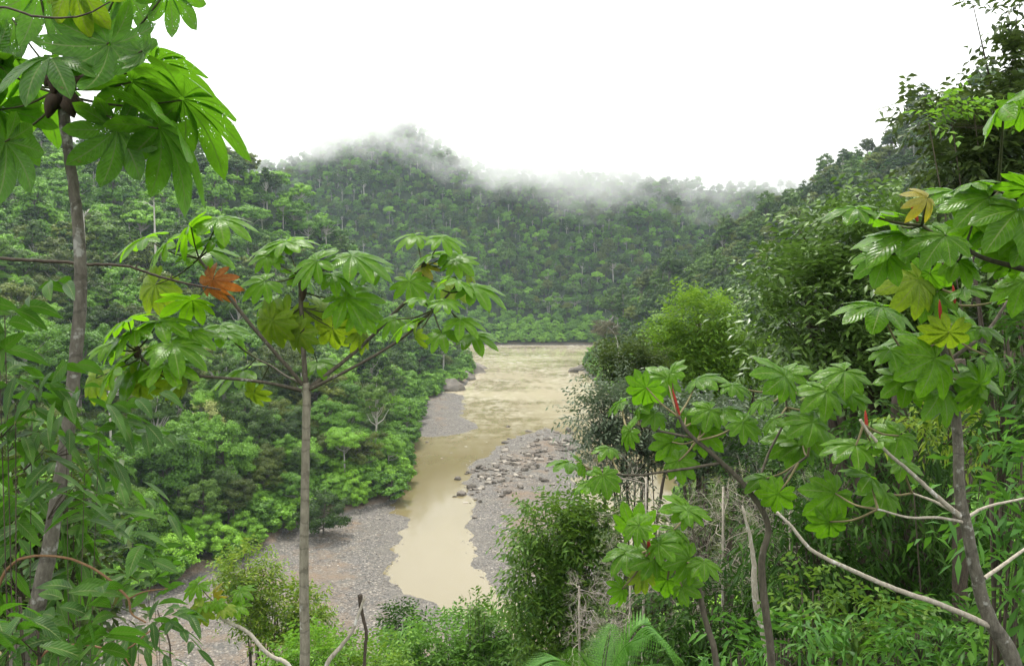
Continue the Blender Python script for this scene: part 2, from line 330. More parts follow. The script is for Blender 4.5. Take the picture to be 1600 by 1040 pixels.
M_mist = t.end(vol=t.n('ShaderNodeVolumePrincipled', {'Color': (1, 1, 1, 1), 'Density': t.math('MULTIPLY', den, ed), 'Anisotropy': .15}).outputs[0])
tag(link('mist', box(MB(), (-460, 545, 84), (420, 800, 216)).build('mist', M_mist, False)), kind='stuff')
# ------------------------------------------------------------------ forest
def clump_pts(rng, n, rad):
    d = unit(rng.normal(size=(n, 3))); return d * (rad * rng.random((n, 1)) ** .45)
def crown(rng, kind, H, R, nl, leaf):
    """clumped crown of small leaves round the z axis; returns positions, outward normals and the clump centres"""
    cs = []
    if kind == 'round': zc, rz, k, cr = H * .6, H * .40, 62, .24
    elif kind == 'tall': zc, rz, k, cr = H * .56, H * .46, 62, .28
    elif kind == 'flat': zc, rz, k, cr = H * .78, H * .22, 46, .24
    elif kind == 'shrub': zc, rz, k, cr = H * .45, H * .5, 56, .25
    else: zc, rz, k, cr = H * .7, H * .32, 34, .26                                   # thin
    while len(cs) < k:
        d = unit(rng.normal(size=3))
        if d[2] < (-.75 if kind == 'shrub' else -.35): continue
        r = rng.uniform(.5, 1.0) * rng.uniform(.85, 1.12)
        cs.append(np.array([d[0] * R * r, d[1] * R * r, zc + d[2] * rz * r]))
    cs = np.array(cs); per = nl // k; pos = []; nrm = []
    for c in cs:
        rr = R * cr * rng.uniform(.7, 1.25); d = unit(rng.normal(size=(per, 3))); d[:, 2] = np.where(d[:, 2] < -.2, -d[:, 2] * .6, d[:, 2])
        q = d * rr * (rng.random((per, 1)) ** .35) * np.array([1, 1, .9]); pos.append(c + q)
        nrm.append(unit(d + np.array([0, 0, .4]) + .35 * unit(c - np.array([0, 0, zc])) + rng.normal(size=(per, 3)) * .45))
    return np.concatenate(pos), np.concatenate(nrm), cs
def forest_proto(seed, kind, H, R, nl, leaf, asp=.55):
    """meshes (trunk, crown) of one forest tree"""
    rng = np.random.default_rng(seed); pos, nrm, cs = crown(rng, kind, H, R, nl, leaf)
    tr = MB(); lean = rng.normal(size=2) * .05 * H
    top = np.array([lean[0], lean[1], cs[:, 2].max() * .86]); r0 = .018 * H + .03
    tr.tube(smooth_path([(0, 0, -1.5), (lean[0] * .2, lean[1] * .3, H * .3), (lean[0] * .7, lean[1] * .6, H * .6), tuple(top)], 3), np.linspace(r0, r0 * .3, 10), 6)
    for c in cs[::2]:
        z0 = min(c[2] * .75, H * .8); b = np.array([lean[0] * z0 / H, lean[1] * z0 / H, z0])
        tr.tube([b, b * .5 + c * .5 + [0, 0, -.04 * H], c], [r0 * .42, r0 * .28, r0 * .08], 4)
    d = np.cross(nrm, rng.normal(size=nrm.shape)); L = leaf * rng.uniform(.6, 1.3, len(pos))
    return tr, (pos, d, nrm, L, L * asp)
GREENS = {
 'deep': [(0.027, 0.066, 0.014), (0.055, 0.118, 0.020), (0.097, 0.184, 0.031)],
 'mid': [(0.043, 0.114, 0.017), (0.082, 0.194, 0.026), (0.146, 0.295, 0.038)],
 'bright': [(.055, .15, .015), (.09, .20, .022), (.14, .27, .035)],
 'grey': [(0.117, 0.148, 0.065), (0.186, 0.221, 0.104), (0.273, 0.303, 0.156)],
 'olive': [(0.042, 0.070, 0.012), (0.067, 0.102, 0.018), (0.105, 0.135, 0.026)],
}
GREENS = {k: [tuple(.6 * x for x in v[0]), v[1], tuple(1.3 * x for x in v[2])] for k, v in GREENS.items()}
GREENS = {k: [tuple(q * m for q, m in zip(c, (1.08, 1.06, .66))) for c in v] for k, v in GREENS.items()}
GREENS['rust'] = [(.05, .055, .018), (.085, .08, .028), (.12, .10, .04)]
GREENS['deep'] = [tuple(.78 * x for x in c) for c in GREENS['deep']]
GREENS['bright'] = [tuple(1.25 * x for x in c) for c in GREENS['bright']]
FM = {k: leaf_mat('forest leaves ' + k, v, trans=tuple(min(1, 1.6 * x) for x in v[2]), tf=.16, rough=.5, spec=.18, objvar=.6) for k, v in GREENS.items()}
M_tr_pale = bark_mat('pale forest bark', (.30, .28, .24), (.50, .47, .42), bump=.05, sc=1)
M_tr_dark = bark_mat('dark forest bark', (.07, .06, .05), (.16, .14, .11), bump=.05, sc=1)
KINDS = [  # name, crown kind, H, R, colour, bark, label words
 ('broadleaf_tree', 'round', 13, 5.0, 'deep', M_tr_dark, 'dark green tree with a lumpy crown'),
 ('broadleaf_tree', 'tall', 15, 4.2, 'mid', M_tr_dark, 'mid green tree with a tall oval crown'),
 ('broadleaf_tree', 'round', 11, 4.4, 'mid', M_tr_pale, 'mid green tree with pale limbs'),
 ('umbrella_tree', 'flat', 15, 5.2, 'mid', M_tr_pale, 'tall pale trunked tree with flat spreading crown'),
 ('slender_tree', 'thin', 16, 3.2, 'deep', M_tr_pale, 'slender pale trunked tree with thin dark crown'),
 ('broadleaf_tree', 'round', 12, 4.6, 'olive', M_tr_dark, 'olive green tree with a dense rounded crown'),
 ('bankside_shrub', 'shrub', 6, 3.6, 'bright', M_tr_dark, 'bright green leafy shrub'),
 ('bankside_shrub', 'shrub', 7, 3.6, 'mid', M_tr_dark, 'mid green bushy shrub'),
 ('broadleaf_tree', 'tall', 13, 3.8, 'deep', M_tr_dark, 'dark green tree with a narrow upright crown'),
 ('umbrella_tree', 'flat', 12, 4.2, 'bright', M_tr_pale, 'pale trunked tree with light green layered crown'),
]
PROT = []                                                   # (trunk mesh, crown mesh) for individuals
far_col = bpy.data.collections.new('far tree shapes')
for i, (nm, ck, H, R, colr, bk, lab) in enumerate(KINDS):
    tr, (p, d, n, L, Wd) = forest_proto(100 + i, ck, H, R, 15000, .33)
    PROT.append((tr.build(nm + '_trunk', bk), cards(MB(), p, d, n, L, Wd).build(nm + '_crown', FM[colr])))
    tr, (p, d, n, L, Wd) = forest_proto(200 + i, ck, H, R, 4200, .66)
    one = MB(); one.v, one.f, one.uv, one.mi, one.n = tr.v, tr.f, tr.uv, tr.mi, tr.n
    cards(one, p, d, n, L, Wd, 1); far_col.objects.link(bpy.data.objects.new('far_tree_%02d' % i, one.build('far_tree', [bk, FM[colr]])))
def project(x, y, z):
    c, s = math.cos(PITCH), math.sin(PITCH); D = y * c - (z - 45) * s; u = y * s + (z - 45) * c
    return 800 + F * x / D, 520 - F * u / D, D
def jitter(x0, x1, y0, y1, s, rng):
    a = np.arange(x0, x1, s); b = np.arange(y0, y1, s); A, B = np.meshgrid(a, b); A = A.ravel(); B = B.ravel()
    return A + rng.uniform(-.45, .45, A.size) * s, B + rng.uniform(-.45, .45, A.size) * s
rng = np.random.default_rng(21); cand = []
for (x0, x1, y0, y1, s) in ((-260, -10, 92, 250, 4.9), (-330, -10, 250, 420, 6.2), (14, 120, 92, 420, 5.8), (120, 300, 92, 420, 7), (-420, 420, 512, 800, 5.4)):
    x, y = jitter(x0, x1, y0, y1, s, rng); b = bank(x, y); z = height(x, y); px, py, D = project(x, y, z + 6)
    k = (b > 1.2) & (px > -170) & (px < 1770) & (py > 60) & (py < 1250)
    cand.append(np.stack([x[k], y[k], z[k], b[k], px[k], D[k]], 1))
cand = np.concatenate(cand)
# an island of low green scrub and the clearing on the left slope keep their own plants
hutx, huty = P(88, 530, 205)[:2]
clr = np.hypot(cand[:, 0] - hutx, cand[:, 1] - huty) > 6
cand = cand[clr]
# the bar edge bush and hidden foot of the right bank
idx = []
for r in cand:
    x, y, z, b, px, D = r
    if y > 500 and b < 26 and abs(x) < 90: idx.append(rng.choice([6, 6, 6, 7]))
    elif b < 6: idx.append(rng.choice([6, 7, 7, 6, 2]))
    elif x < 0 and y < 420 and 50 < z < 75: idx.append(rng.choice([3, 2, 4, 2, 9, 9, 1, 1]))
    elif x > 0 and y < 420: idx.append(rng.choice([0, 0, 5, 5, 8, 8, 0, 4]))
    else: idx.append(rng.choice([0, 1, 2, 5, 4, 5, 7, 8, 0, 1, 9, 6]))
idx = np.array(idx); rots = rng.uniform(0, 6.28, len(cand)); scl = rng.uniform(.62, 1.0, len(cand)) ** 1.0 * np.where(rng.random(len(cand)) < .14, 1.5, 1.06)
scl = np.where(cand[:, 3] < 8, scl * .85, scl); scl = np.where(cand[:, 1] > 500, scl * rng.uniform(.5, .98, len(cand)), scl)
near = (cand[:, 5] < 215) & (cand[:, 0] < 0)
order = np.argsort(cand[:, 5]); vis = [i for i in order if near[i] and -40 < cand[i, 4] < 800][:285]
ind = np.zeros(len(cand), bool); ind[vis] = True
proto_obj = {}
def plant(k, loc, rz, s3, where, group):
    nm, lab = KINDS[k][0], KINDS[k][6]
    if k not in proto_obj:
        o = thing(nm, loc, '', '', ''); o.rotation_euler = (0, 0, rz); o.scale = s3
        a = link('trunk', PROT[k][0], o); b = link('crown', PROT[k][1], o); o['category'] = 'shrub' if 'shrub' in nm else 'tree'; proto_obj[k] = o
    else: o = dup(proto_obj[k], loc, rz, s3)
    o['label'] = lab + ' ' + where; o['group'] = group; return o
for i in vis:
    x, y, z, b, px, D = cand[i]; s = scl[i]
    where = 'at the edge of the stony beach' if b < 7 and D < 160 else 'at the foot of the left slope' if z < 18 else 'on the left slope' if z < 45 else 'high on the left slope'
    plant(idx[i], (x, y, z), rots[i], (s, s, s * rng.uniform(.88, 1.12)), where, KINDS[idx[i]][0].replace('_', ' ') + 's ' + where)
def scatter(name, pts, rot, scale, index, coll, kind='stuff'):
    me = bpy.data.meshes.new(name); me.from_pydata([tuple(p) for p in pts], [], [])
    for nm, typ, arr in (('rot', 'FLOAT_VECTOR', rot), ('scl', 'FLOAT_VECTOR', scale), ('idx', 'INT', index)):
        a = me.attributes.new(nm, typ, 'POINT'); a.data.foreach_set('vector' if typ == 'FLOAT_VECTOR' else 'value', np.asarray(arr, np.float32 if typ == 'FLOAT_VECTOR' else np.int32).ravel())
    o = link(name, me); tag(o, kind=kind)
    g = bpy.data.node_groups.new(name, 'GeometryNodeTree'); g.interface.new_socket('Geometry', in_out='INPUT', socket_type='NodeSocketGeometry'); g.interface.new_socket('Geometry', in_out='OUTPUT', socket_type='NodeSocketGeometry')
    gi = g.nodes.new('NodeGroupInput'); go = g.nodes.new('NodeGroupOutput'); ip = g.nodes.new('GeometryNodeInstanceOnPoints'); ci = g.nodes.new('GeometryNodeCollectionInfo')
    ci.inputs[0].default_value = coll; ci.inputs['Separate Children'].default_value = True; ci.inputs['Reset Children'].default_value = True
    ip.inputs['Pick Instance'].default_value = True
    for nm, typ, s in (('rot', 'FLOAT_VECTOR', 'Rotation'), ('scl', 'FLOAT_VECTOR', 'Scale'), ('idx', 'INT', 'Instance Index')):
        na = g.nodes.new('GeometryNodeInputNamedAttribute'); na.data_type = typ; na.inputs[0].default_value = nm
        g.links.new(na.outputs[0], ip.inputs[s])
    g.links.new(gi.outputs[0], ip.inputs['Points']); g.links.new(ci.outputs[0], ip.inputs['Instance']); g.links.new(ip.outputs[0], go.inputs[0])
    o.modifiers.new('scatter', 'NODES').node_group = g; return o
ux, uy = [], []
for (x0, x1, y0, y1, s) in ((-260, -10, 92, 300, 3.4), (-330, -10, 300, 420, 5.0), (14, 160, 60, 420, 4.5), (-300, 330, 512, 720, 7.5)):
    a, b = jitter(x0, x1, y0, y1, s, rng); ux.append(a); uy.append(b)
ux = np.concatenate(ux); uy = np.concatenate(uy); ub = bank(ux, uy); uz = height(ux, uy); q = project(ux, uy, uz + 3); k = (ub > .2) & (q[0] > -150) & (q[0] < 1750) & (q[1] < 1200)
ux, uy, uz = ux[k], uy[k], uz[k]; n = len(ux); us = rng.uniform(.4, .85, n)
scatter('undergrowth', np.stack([ux, uy, uz - .4], 1), np.stack([np.zeros(n), np.zeros(n), rng.uniform(0, 6.28, n)], 1), np.stack([us * 1.15, us * 1.15, us], 1), rng.choice([6, 7, 7, 7, 6], n), far_col)
rest = ~ind; c = cand[rest]; n = len(c)
scatter('far_forest', c[:, :3], np.stack([np.zeros(n), np.zeros(n), rots[rest]], 1), np.stack([scl[rest]] * 2 + [scl[rest] * rng.uniform(.85, 1.2, n)], 1), idx[rest], far_col)

# ------------------------------------------------------------------ stones
def rock_mesh(seed, mat, name, squash=.6, sub=3):
    import bmesh
    bm = bmesh.new(); bmesh.ops.create_icosphere(bm, subdivisions=sub, radius=1); r = np.random.default_rng(seed)
    pl = [(unit(r.normal(size=3)), r.uniform(.55, .85)) for _ in range(9)]
    for v in bm.verts:
        p = np.array(v.co)
        for n_, d_ in pl:
            e = p @ n_ - d_
            if e > 0: p = p - n_ * e * .92
        p *= 1 + .06 * math.sin(7 * p[0] + seed) * math.cos(6 * p[1])
        v.co = (p[0], p[1], p[2] * squash)
    me = bpy.data.meshes.new(name); bm.to_mesh(me); bm.free(); me.materials.append(mat)
    return me
def rock_mat(name, a, b):
    t = NT(name); ob = t.n('ShaderNodeTexCoord').outputs['Object']; r = t.n('ShaderNodeObjectInfo').outputs['Random']
    n1 = t.noise(ob, 2.2, 7, .65); c = t.mix(t.math('MULTIPLY', r, .6), t.ramp(n1, (.3, a), (.7, b)), t.ramp(r, (0, (.07, .064, .058)), (.5, (.17, .145, .12)), (1, (.46, .41, .34))))
    bp = t.n('ShaderNodeBump', {'Height': n1, 'Strength': .8, 'Distance': .12}).outputs[0]
    return t.end(t.n('ShaderNodeBsdfPrincipled', {'Base Color': c, 'Roughness': .8, 'Specular IOR Level': .3, 'Normal': bp}).outputs[0])
M_rock = rock_mat('river rock', (.035, .03, .026), (.16, .135, .105)); M_pebble = rock_mat('cobble', (.07, .066, .062), (.22, .195, .17))
rock_me = [rock_mesh(i, M_rock, 'boulder', .5 + .06 * i) for i in range(6)]
peb = bpy.data.collections.new('cobble shapes')
for i in range(4): peb.objects.link(bpy.data.objects.new('cobble_%d' % i, rock_mesh(40 + i, M_pebble, 'cobble', .6, 1)))
rng = np.random.default_rng(5)
x = rng.uniform(-62, 34, 90000); y = 84 + 235 * rng.random(90000) ** 1.5; z = height(x, y); bb = bank(x, y); pp = project(x, y, z)
k = (z > -.16 * rng.random(90000)) & (bb < -.3) & (z < 1.1) & (pp[0] > -60) & (pp[0] < 1080) & (rng.random(90000) < np.clip(.25 + 1.6 * vnoise(x / 5, y / 5) - .35, .08, 1))
x, y, z = x[k], y[k], z[k]; n = len(x); s = .07 + .17 * rng.random(n) ** 2.2
print('cobbles', n)
scatter('gravel', np.stack([x, y, z], 1), rng.uniform(0, 6.28, (n, 3)) * [.05, .05, 1], s[:, None] * rng.uniform(.7, 1.3, (n, 3)), rng.integers(0, 4, n), peb)
# boulders of the rocky bar head, each its own object
spots = []
while len(spots) < 262:
    u = rng.random()
    px = 735 + 165 * rng.random(); py = 758 - (px - 735) * .42 + rng.normal() * 19
    if rng.random() < .10: px, py = rng.uniform(700, 800), rng.uniform(690, 775)
    if py < 655: continue
    spots.append((px, py, .3 + 1.15 * rng.random() ** 2.2))
spots += [(722, 772, 1.35), (715, 748, .9), (728, 784, .7), (742, 765, .8), (690, 715, .5), (760, 690, .4), (668, 690, .6), (840, 690, .9), (795, 716, 1.2), (735, 738, 1.1), (770, 735, 1.0)]
b0 = None
for i, (px, py, s) in enumerate(spots):
    g = W(px, py, .1); me = rock_me[i % 6]; o = link('boulder', me)
    o.location = (g[0], g[1], max(hz(g[0], g[1]), -.12) + s * .12); o.rotation_euler = (rng.normal() * .15, rng.normal() * .15, rng.uniform(0, 6.28)); o.scale = (s, s * rng.uniform(.6, 1), s * rng.uniform(.7, 1.1))
    inw = hz(g[0], g[1]) < .02
    tag(o, 'largest flat boulder standing in the shallow water off the bar' if s == 1.35 else ('dark wet boulder lying in the brown shallows' if inw else 'grey brown boulder on the rocky head of the gravel bar'), 'boulder', 'boulders of the gravel bar' if not inw else 'boulders in the shallows')
# slanted rock ledges at the two headlands
def ledge(name, label, spots, seed):
    r = np.random.default_rng(seed); o = None
    for j, (px, py, sx, sz, rz) in enumerate(spots):
        g = W(px, py, .3); o = link(name, rock_mesh(seed + j, M_ledge, name, .8)); o.location = (g[0], g[1], .6); o.scale = (sx, sx * .55, sz); o.rotation_euler = (r.uniform(-.2, .2), .28, rz)
        tag(o, label[j], 'rock')
M_ledge = rock_mat('ledge rock', (.05, .046, .04), (.2, .175, .14))
ledge('rock_ledge', ['dark slanting rock ledge at the tip of the left headland', 'broad dark rock under the trees behind the headland tip', 'low rock slab reaching into the brown river', 'dark rock foot under the left bank trees by the bar'],
      [(736, 581, 8, 5.0, .1), (720, 592, 7, 7, .4), (750, 574, 6.5, 1.8, -.2), (706, 608, 7, 5.0, .6)], 61)
ledge('rock_ledge', ['dark rock ledge at the foot of the right headland', 'small dark rock beside the right headland ledge'], [(910, 577, 7, 4.0, 2.8), (896, 580, 3.4, 2.0, 2.6)], 81)
# ------------------------------------------------------------------ large palmate leaves
def palm_leaf(seed, N, spread, wm, fuse, droop, fold, wave, name, mat, rows=9):
    """umbrella leaf, main lobe along +Y (unit length), upper face +Z"""
    r = np.random.default_rng(seed); mb = MB(); d = 2 * spread / (N - 1); cols = np.linspace(-1, 1, 7)
    for i in range(N):
        a = math.radians(-spread + d * i + r.normal() * 3); q = abs(-spread + d * i) / 180
        Ln = (1 - .5 * q ** 1.3) * r.uniform(.92, 1.06); t = np.linspace(0.02, 1, rows)
        f = np.sin(np.pi * np.clip(t, 0, 1) ** 1.35) ** .72 * wm; f[-1] = .004
        touch = t * math.tan(math.radians(d / 2)) * 1.12 + .006
        wd = np.where(t < fuse, np.minimum(f + (.3 if fuse > .4 else 0) * t, touch), np.minimum(f, touch * 1.6)) * Ln
        if fuse > .4: wd = np.where((t >= fuse) & (t < .97), wd * (1 + .08 * np.sin(t * 23 + seed + i)), wd)
        T, C = np.meshgrid(t, cols, indexing='ij'); Wd = np.repeat(wd[:, None], len(cols), 1)
        R = T * Ln; dr = droop * r.uniform(.75, 1.3); z = -dr * R ** 2 + fold * np.abs(C) * Wd * (1 - .8 * T) - .25 * (C * C) * Wd * T
        z = z + wave * np.sin(T * 26 - np.abs(C) * 2.5 + seed) * np.abs(C) * Wd
        z = z + r.normal() * .03 * T
        x = C * Wd; y = R * (1 - .18 * dr * R)
        ca, sa = math.cos(a), math.sin(a); v = np.stack([x * ca + y * sa, -x * sa + y * ca, z + .004 * i], -1).reshape(-1, 3)
        n = len(cols); I, J = np.meshgrid(np.arange(rows - 1), np.arange(n - 1), indexing='ij')
        fc = np.stack([I * n + J, I * n + J + 1, (I + 1) * n + J + 1, (I + 1) * n + J], -1).reshape(-1, 4)
        mb.add(v, fc, np.stack([(C + 1) / 2, T], -1).reshape(-1, 2))
    return mb.build(name, mat)
M_cec = leaf_mat('cecropia leaf', [(0.034, 0.114, 0.006), (0.051, 0.156, 0.008), (0.068, 0.187, 0.011)], trans=(0.148, 0.374, 0.010), tf=.46, rough=.4, spec=.25, objvar=.7, vein=True, holes=.42)
M_cecm = leaf_mat('cecropia leaf sound', [(0.060, 0.156, 0.006), (0.085, 0.206, 0.007), (0.121, 0.256, 0.010)], trans=(0.241, 0.550, 0.008), tf=.5, rough=.25, spec=.13, objvar=.7, vein=True)
M_ceco = leaf_mat('cecropia leaf ageing', [(0.097, 0.187, 0.010), (0.131, 0.218, 0.011), (0.176, 0.239, 0.014)], trans=(0.295, 0.458, 0.010), tf=.42, rough=.45, spec=.18, objvar=.6, vein=True, holes=.3)
M_cecy = leaf_mat('cecropia leaf yellowing', [(0.182, 0.177, 0.012), (0.227, 0.208, 0.016), (0.284, 0.229, 0.016)], trans=(0.454, 0.416, 0.016), tf=.42, rough=.45, spec=.4, vein=True)
M_cecr = leaf_mat('cecropia leaf of the bank', [(0.049, 0.131, 0.006), (0.072, 0.175, 0.008), (0.102, 0.224, 0.011)], trans=(0.178, 0.449, 0.008), tf=.45, rough=.25, spec=.13, objvar=.6, vein=True)
M_dead = leaf_mat('dead leaf', [(.20, .06, .015), (.27, .085, .02), (.32, .12, .03)], trans=(.5, .16, .02), tf=.35, rough=.6, spec=.2, vein=True, holes=.3)
M_pet = bark_mat('petiole', (.03, .035, .015), (.07, .075, .03), sc=4, bump=.002)
M_petr = bark_mat('petiole pale', (.12, .10, .05), (.2, .17, .09), sc=4, bump=.002)
M_ctr = bark_mat('spotted cecropia bark', (.065, .058, .045), (.16, .145, .115), (.27, .265, .235), .61, 14, .02, 5)
M_cbr = bark_mat('cecropia branch bark', (.045, .038, .028), (.11, .095, .07), (.3, .29, .26), .68, 12, .006)
M_cgr = bark_mat('ringed grey bark', (.13, .115, .085), (.26, .235, .18), (.4, .39, .34), .66, 10, .012, 7)
M_pale = bark_mat('pale branch bark', (.2, .17, .13), (.42, .38, .31), (.5, .48, .44), .62, 14, .006)
M_dark = bark_mat('dark twig bark', (.035, .027, .02), (.085, .068, .05), None, .6, 14, .004)
M_brown = bark_mat('brown twig bark', (.12, .065, .03), (.22, .13, .07), None, .6, 14, .003)
M_red = bark_mat('red bud sheath', (.20, .018, .014), (.33, .045, .03), None, .6, 6, .003)
M_sheath = bark_mat('dark bud sheath', (.02, .015, .012), (.06, .04, .025), None, .6, 8, .005)
LV = {
 'h': [palm_leaf(1 + i, 9, 152, .188, .2, .42, .35, .025, 'leaf', M_cec) for i in range(4)],      # hole-pocked, left tree
 'g': [palm_leaf(11 + i, 9, 145, .175, .22, .32, .42, .025, 'leaf', M_cecm) for i in range(6)],
 'o': [palm_leaf(21 + i, 9, 150, .2, .22, .5, .2, .02, 'leaf', M_ceco) for i in range(3)],
 'y': [palm_leaf(31 + i, 8, 140, .17, .2, .8, .2, .02, 'leaf', M_cecy) for i in range(2)],
 'r': [palm_leaf(41 + i, 9, 148, .21, .46, .36, .42, .05, 'leaf', M_cecr) for i in range(7)],
 'd': [palm_leaf(51, 9, 150, .17, .22, 1.0, .5, .09, 'leaf', M_dead)],
}
def put_leaf(root, base, kind, k, c, tip, D, dd, hint, anchor, pm, pr=.006, label=None):
    ctr = P(c[0], c[1], D); fw = P(tip[0], tip[1], D + dd) - ctr; L = np.linalg.norm(fw); y = fw / L
    n = np.array({'u': (0, -.35, 1), 'U': (0, -.9, 1), 'c': (0, -1, .35), 'b': (0, .55, 1), 'B': (0, 1.0, .6), 'k': (.5, -.5, 1), 'j': (-.5, -.5, 1)}[hint], float)
    n = n - y * (n @ y); n = unit(n) if np.linalg.norm(n) > .05 else unit(np.cross(y, [1, 0, 0])); x = np.cross(y, n)
    M = Matrix(((x[0] * L, y[0] * L, n[0] * L, ctr[0]), (x[1] * L, y[1] * L, n[1] * L, ctr[1]), (x[2] * L, y[2] * L, n[2] * L, ctr[2]), (0, 0, 0, 1)))
    lf = link('leaf', LV[kind][k % len(LV[kind])], root, Matrix.Translation(-Vector(base)) @ M)
    if label: lf['label'] = label
    if anchor is not None:
        Mi = M.inverted(); a = np.array(anchor); m = (a + ctr) / 2 + np.array([0, 0, -.06]) * np.linalg.norm(a - ctr)
        pts = smooth_path([a, m, ctr - n * .012 * L], 4); loc = np.array([tuple(Mi @ Vector(p)) for p in pts])
        mb = MB().tube(loc, np.linspace(pr * 1.3, pr * .8, len(loc)) / L, 6); link('petiole', mb.build('petiole', pm), lf)
    return lf
def limb(root, base, name, rows, mat, n=8, D=None, sub=6, wob=.0):
    """a branch through pixel points (px, py, D, radius)"""
    pts = np.array([(*P(a, b, c), r) for a, b, c, r in rows]); s = smooth_path(pts, sub)
    if wob: s[:, :3] += np.random.default_rng(abs(int(rows[0][0]))).normal(size=(len(s), 3)) * wob * s[:, 3:4]
    o = link(name, MB().tube(s[:, :3] - np.array(base), np.maximum(s[:, 3], .0012), n).build(name, mat), root); return o, s[:, :3]
def ground_row(px, D, r):
    """foot of a trunk that leaves the frame at the bottom: a row on the hillside straight below"""
    p = P(px, 1000, D); z = hz(p[0], p[1]) - .15; return (px, project(p[0], p[1], z)[1], D, r), (p[0], p[1], z)

# --- tall cecropia at the left
g, base = ground_row(5, 4.0, .058)
T1 = thing('cecropia_tree', base, 'tall slender cecropia with spotted grey trunk and hole pocked umbrella leaves against the sky', 'tree')
o, path = limb(T1, base, 'trunk', [g, (30, 1040, 4, .048), (62, 930, 4, .041), (88, 790, 4, .035), (104, 690, 4, .033), (118, 560, 4, .032), (126, 440, 4, .03), (120, 330, 4, .027), (106, 230, 4, .025), (97, 150, 4, .028), (93, 100, 4, .02)], M_ctr, 12, sub=8, wob=.05)
rr = np.random.default_rng(4)
for (px, py, tx, ty) in ((95, 120, 70, 135), (100, 130, 148, 128), (92, 150, 74, 185), (105, 150, 125, 178), (97, 120, 112, 95), (90, 110, 84, 150), (104, 160, 116, 184)):
    a = P(px, py, 3.97); b = P(tx, ty, 3.95); limb_pts = smooth_path([a, (a + b) / 2 + [0, -.01, .012], b], 4)
    link('bud_sheath', MB().tube(limb_pts - np.array(base), [.016, .03, .036, .038, .036, .03, .024, .016, .004], 6).build('bud_sheath', M_sheath), T1)
AN = [P(100, 150, 4), P(94, 138, 4), P(99, 126, 4)]
for i, (cx, cy, tx, ty, D, dd, h) in enumerate([
    (284, 156, 424, 224, 3.9, .12, 'b'), (248, 200, 372, 296, 3.75, .05, 'b'), (182, 202, 174, 300, 3.9, .05, 'B'), (8, 222, 26, 320, 3.9, .1, 'B'),
    (-4, 172, -70, 250, 4.1, .1, 'b'), (170, 68, 150, 180, 3.7, -.1, 'B'), (262, -14, 322, 44, 3.8, .1, 'B'), (222, 80, 228, 118, 3.6, -.05, 'B'),
    (20, 30, 60, 108, 4.1, .0, 'B'), (60, -20, 48, 76, 3.8, .1, 'B'), (118, -30, 118, 60, 3.6, .0, 'c'), (190, -22, 205, 78, 3.9, .1, 'B'),
    (-20, 90, 12, 190, 4.1, 0, 'B'), (205, 128, 262, 205, 3.95, .25, 'B'), (80, 92, 20, 118, 3.6, -.25, 'u'), (150, 40, 230, 82, 4.2, .3, 'b'),
    (40, 120, -60, 150, 4.2, .2, 'b'), (240, 100, 352, 132, 4.15, .2, 'b')]):
    put_leaf(T1, base, 'h' if i not in (10,) else 'o', i, (cx, cy), (tx, ty), D, dd, h, AN[i % 3], M_pet, .0055)
g, b2 = ground_row(-90, 3.6, .02)
V1 = thing('arching_twig', b2, 'thin dark arching twig hanging across the topmost leaves', 'twig')
limb(V1, b2, 'stem', [g, (-90, 500, 3.6, .012), (-60, 60, 3.5, .007), (0, 12, 3.4, .005), (60, 27, 3.4, .005), (130, 24, 3.4, .004), (172, 3, 3.4, .003)], M_dark, 6, wob=.2)

# --- middle cecropia with the candelabra of branches
g, base = ground_row(476, 7.0, .046)
T2 = thing('cecropia_tree', base, 'candelabra cecropia with grey ringed trunk and one dead orange leaf', 'tree')
limb(T2, base, 'trunk', [g, (476, 1040, 7, .044), (475, 880, 7, .040), (477, 740, 7, .036), (479, 612, 7, .034), (478, 598, 7, .028)], M_cgr, 12, sub=8, wob=.04)
limb(T2, base, 'branch', [(478, 606, 7, .024), (473, 530, 7, .021), (470, 457, 7, .02), (469, 415, 7, .022)], M_cbr, 10, wob=.05)
BR = {'a': [(473, 601, 7, .018), (440, 562, 6.9, .017), (392, 507, 6.8, .016), (340, 440, 6.7, .015), (311, 404, 6.7, .012)],
      'b': [(470, 610, 7, .018), (430, 600, 6.8, .014), (370, 592, 6.6, .013), (290, 585, 6.4, .012), (239, 574, 6.3, .011), (213, 548, 6.3, .012)],
      'c': [(481, 608, 7, .02), (530, 570, 7.1, .018), (572, 534, 7.2, .017), (620, 485, 7.3, .017), (650, 452, 7.4, .016), (661, 417, 7.4, .016)],
      'd': [(482, 609, 7, .018), (520, 590, 6.9, .014), (568, 565, 6.8, .013), (630, 527, 6.7, .012), (671, 490, 6.6, .011), (703, 457, 6.6, .009)],
      'e': [(474, 600, 7, .012), (445, 586, 7.3, .010), (425, 572, 7.5, .009), (400, 560, 7.6, .008)]}
tips = {'s': [P(470, 455, 7), P(469, 430, 7), P(470, 480, 7)]}
for k, rows in BR.items():
    o, s = limb(T2, base, 'branch', rows, M_cbr, 8, sub=6, wob=.06); tips[k] = [s[-1], s[-3], s[-6]]
for (px, py, tx, ty, D) in ((469, 440, 468, 415, 6.97), (472, 470, 476, 440, 6.97), (661, 425, 664, 408, 7.4), (214, 560, 216, 540, 6.3)):
    a, b = P(px, py, D), P(tx, ty, D); link('bud_sheath', MB().tube(smooth_path([a, (a + b) / 2, b], 4) - np.array(base), [.012, .02, .026, .03, .03, .028, .022, .014, .004], 7).build('bud_sheath', M_sheath), T2)
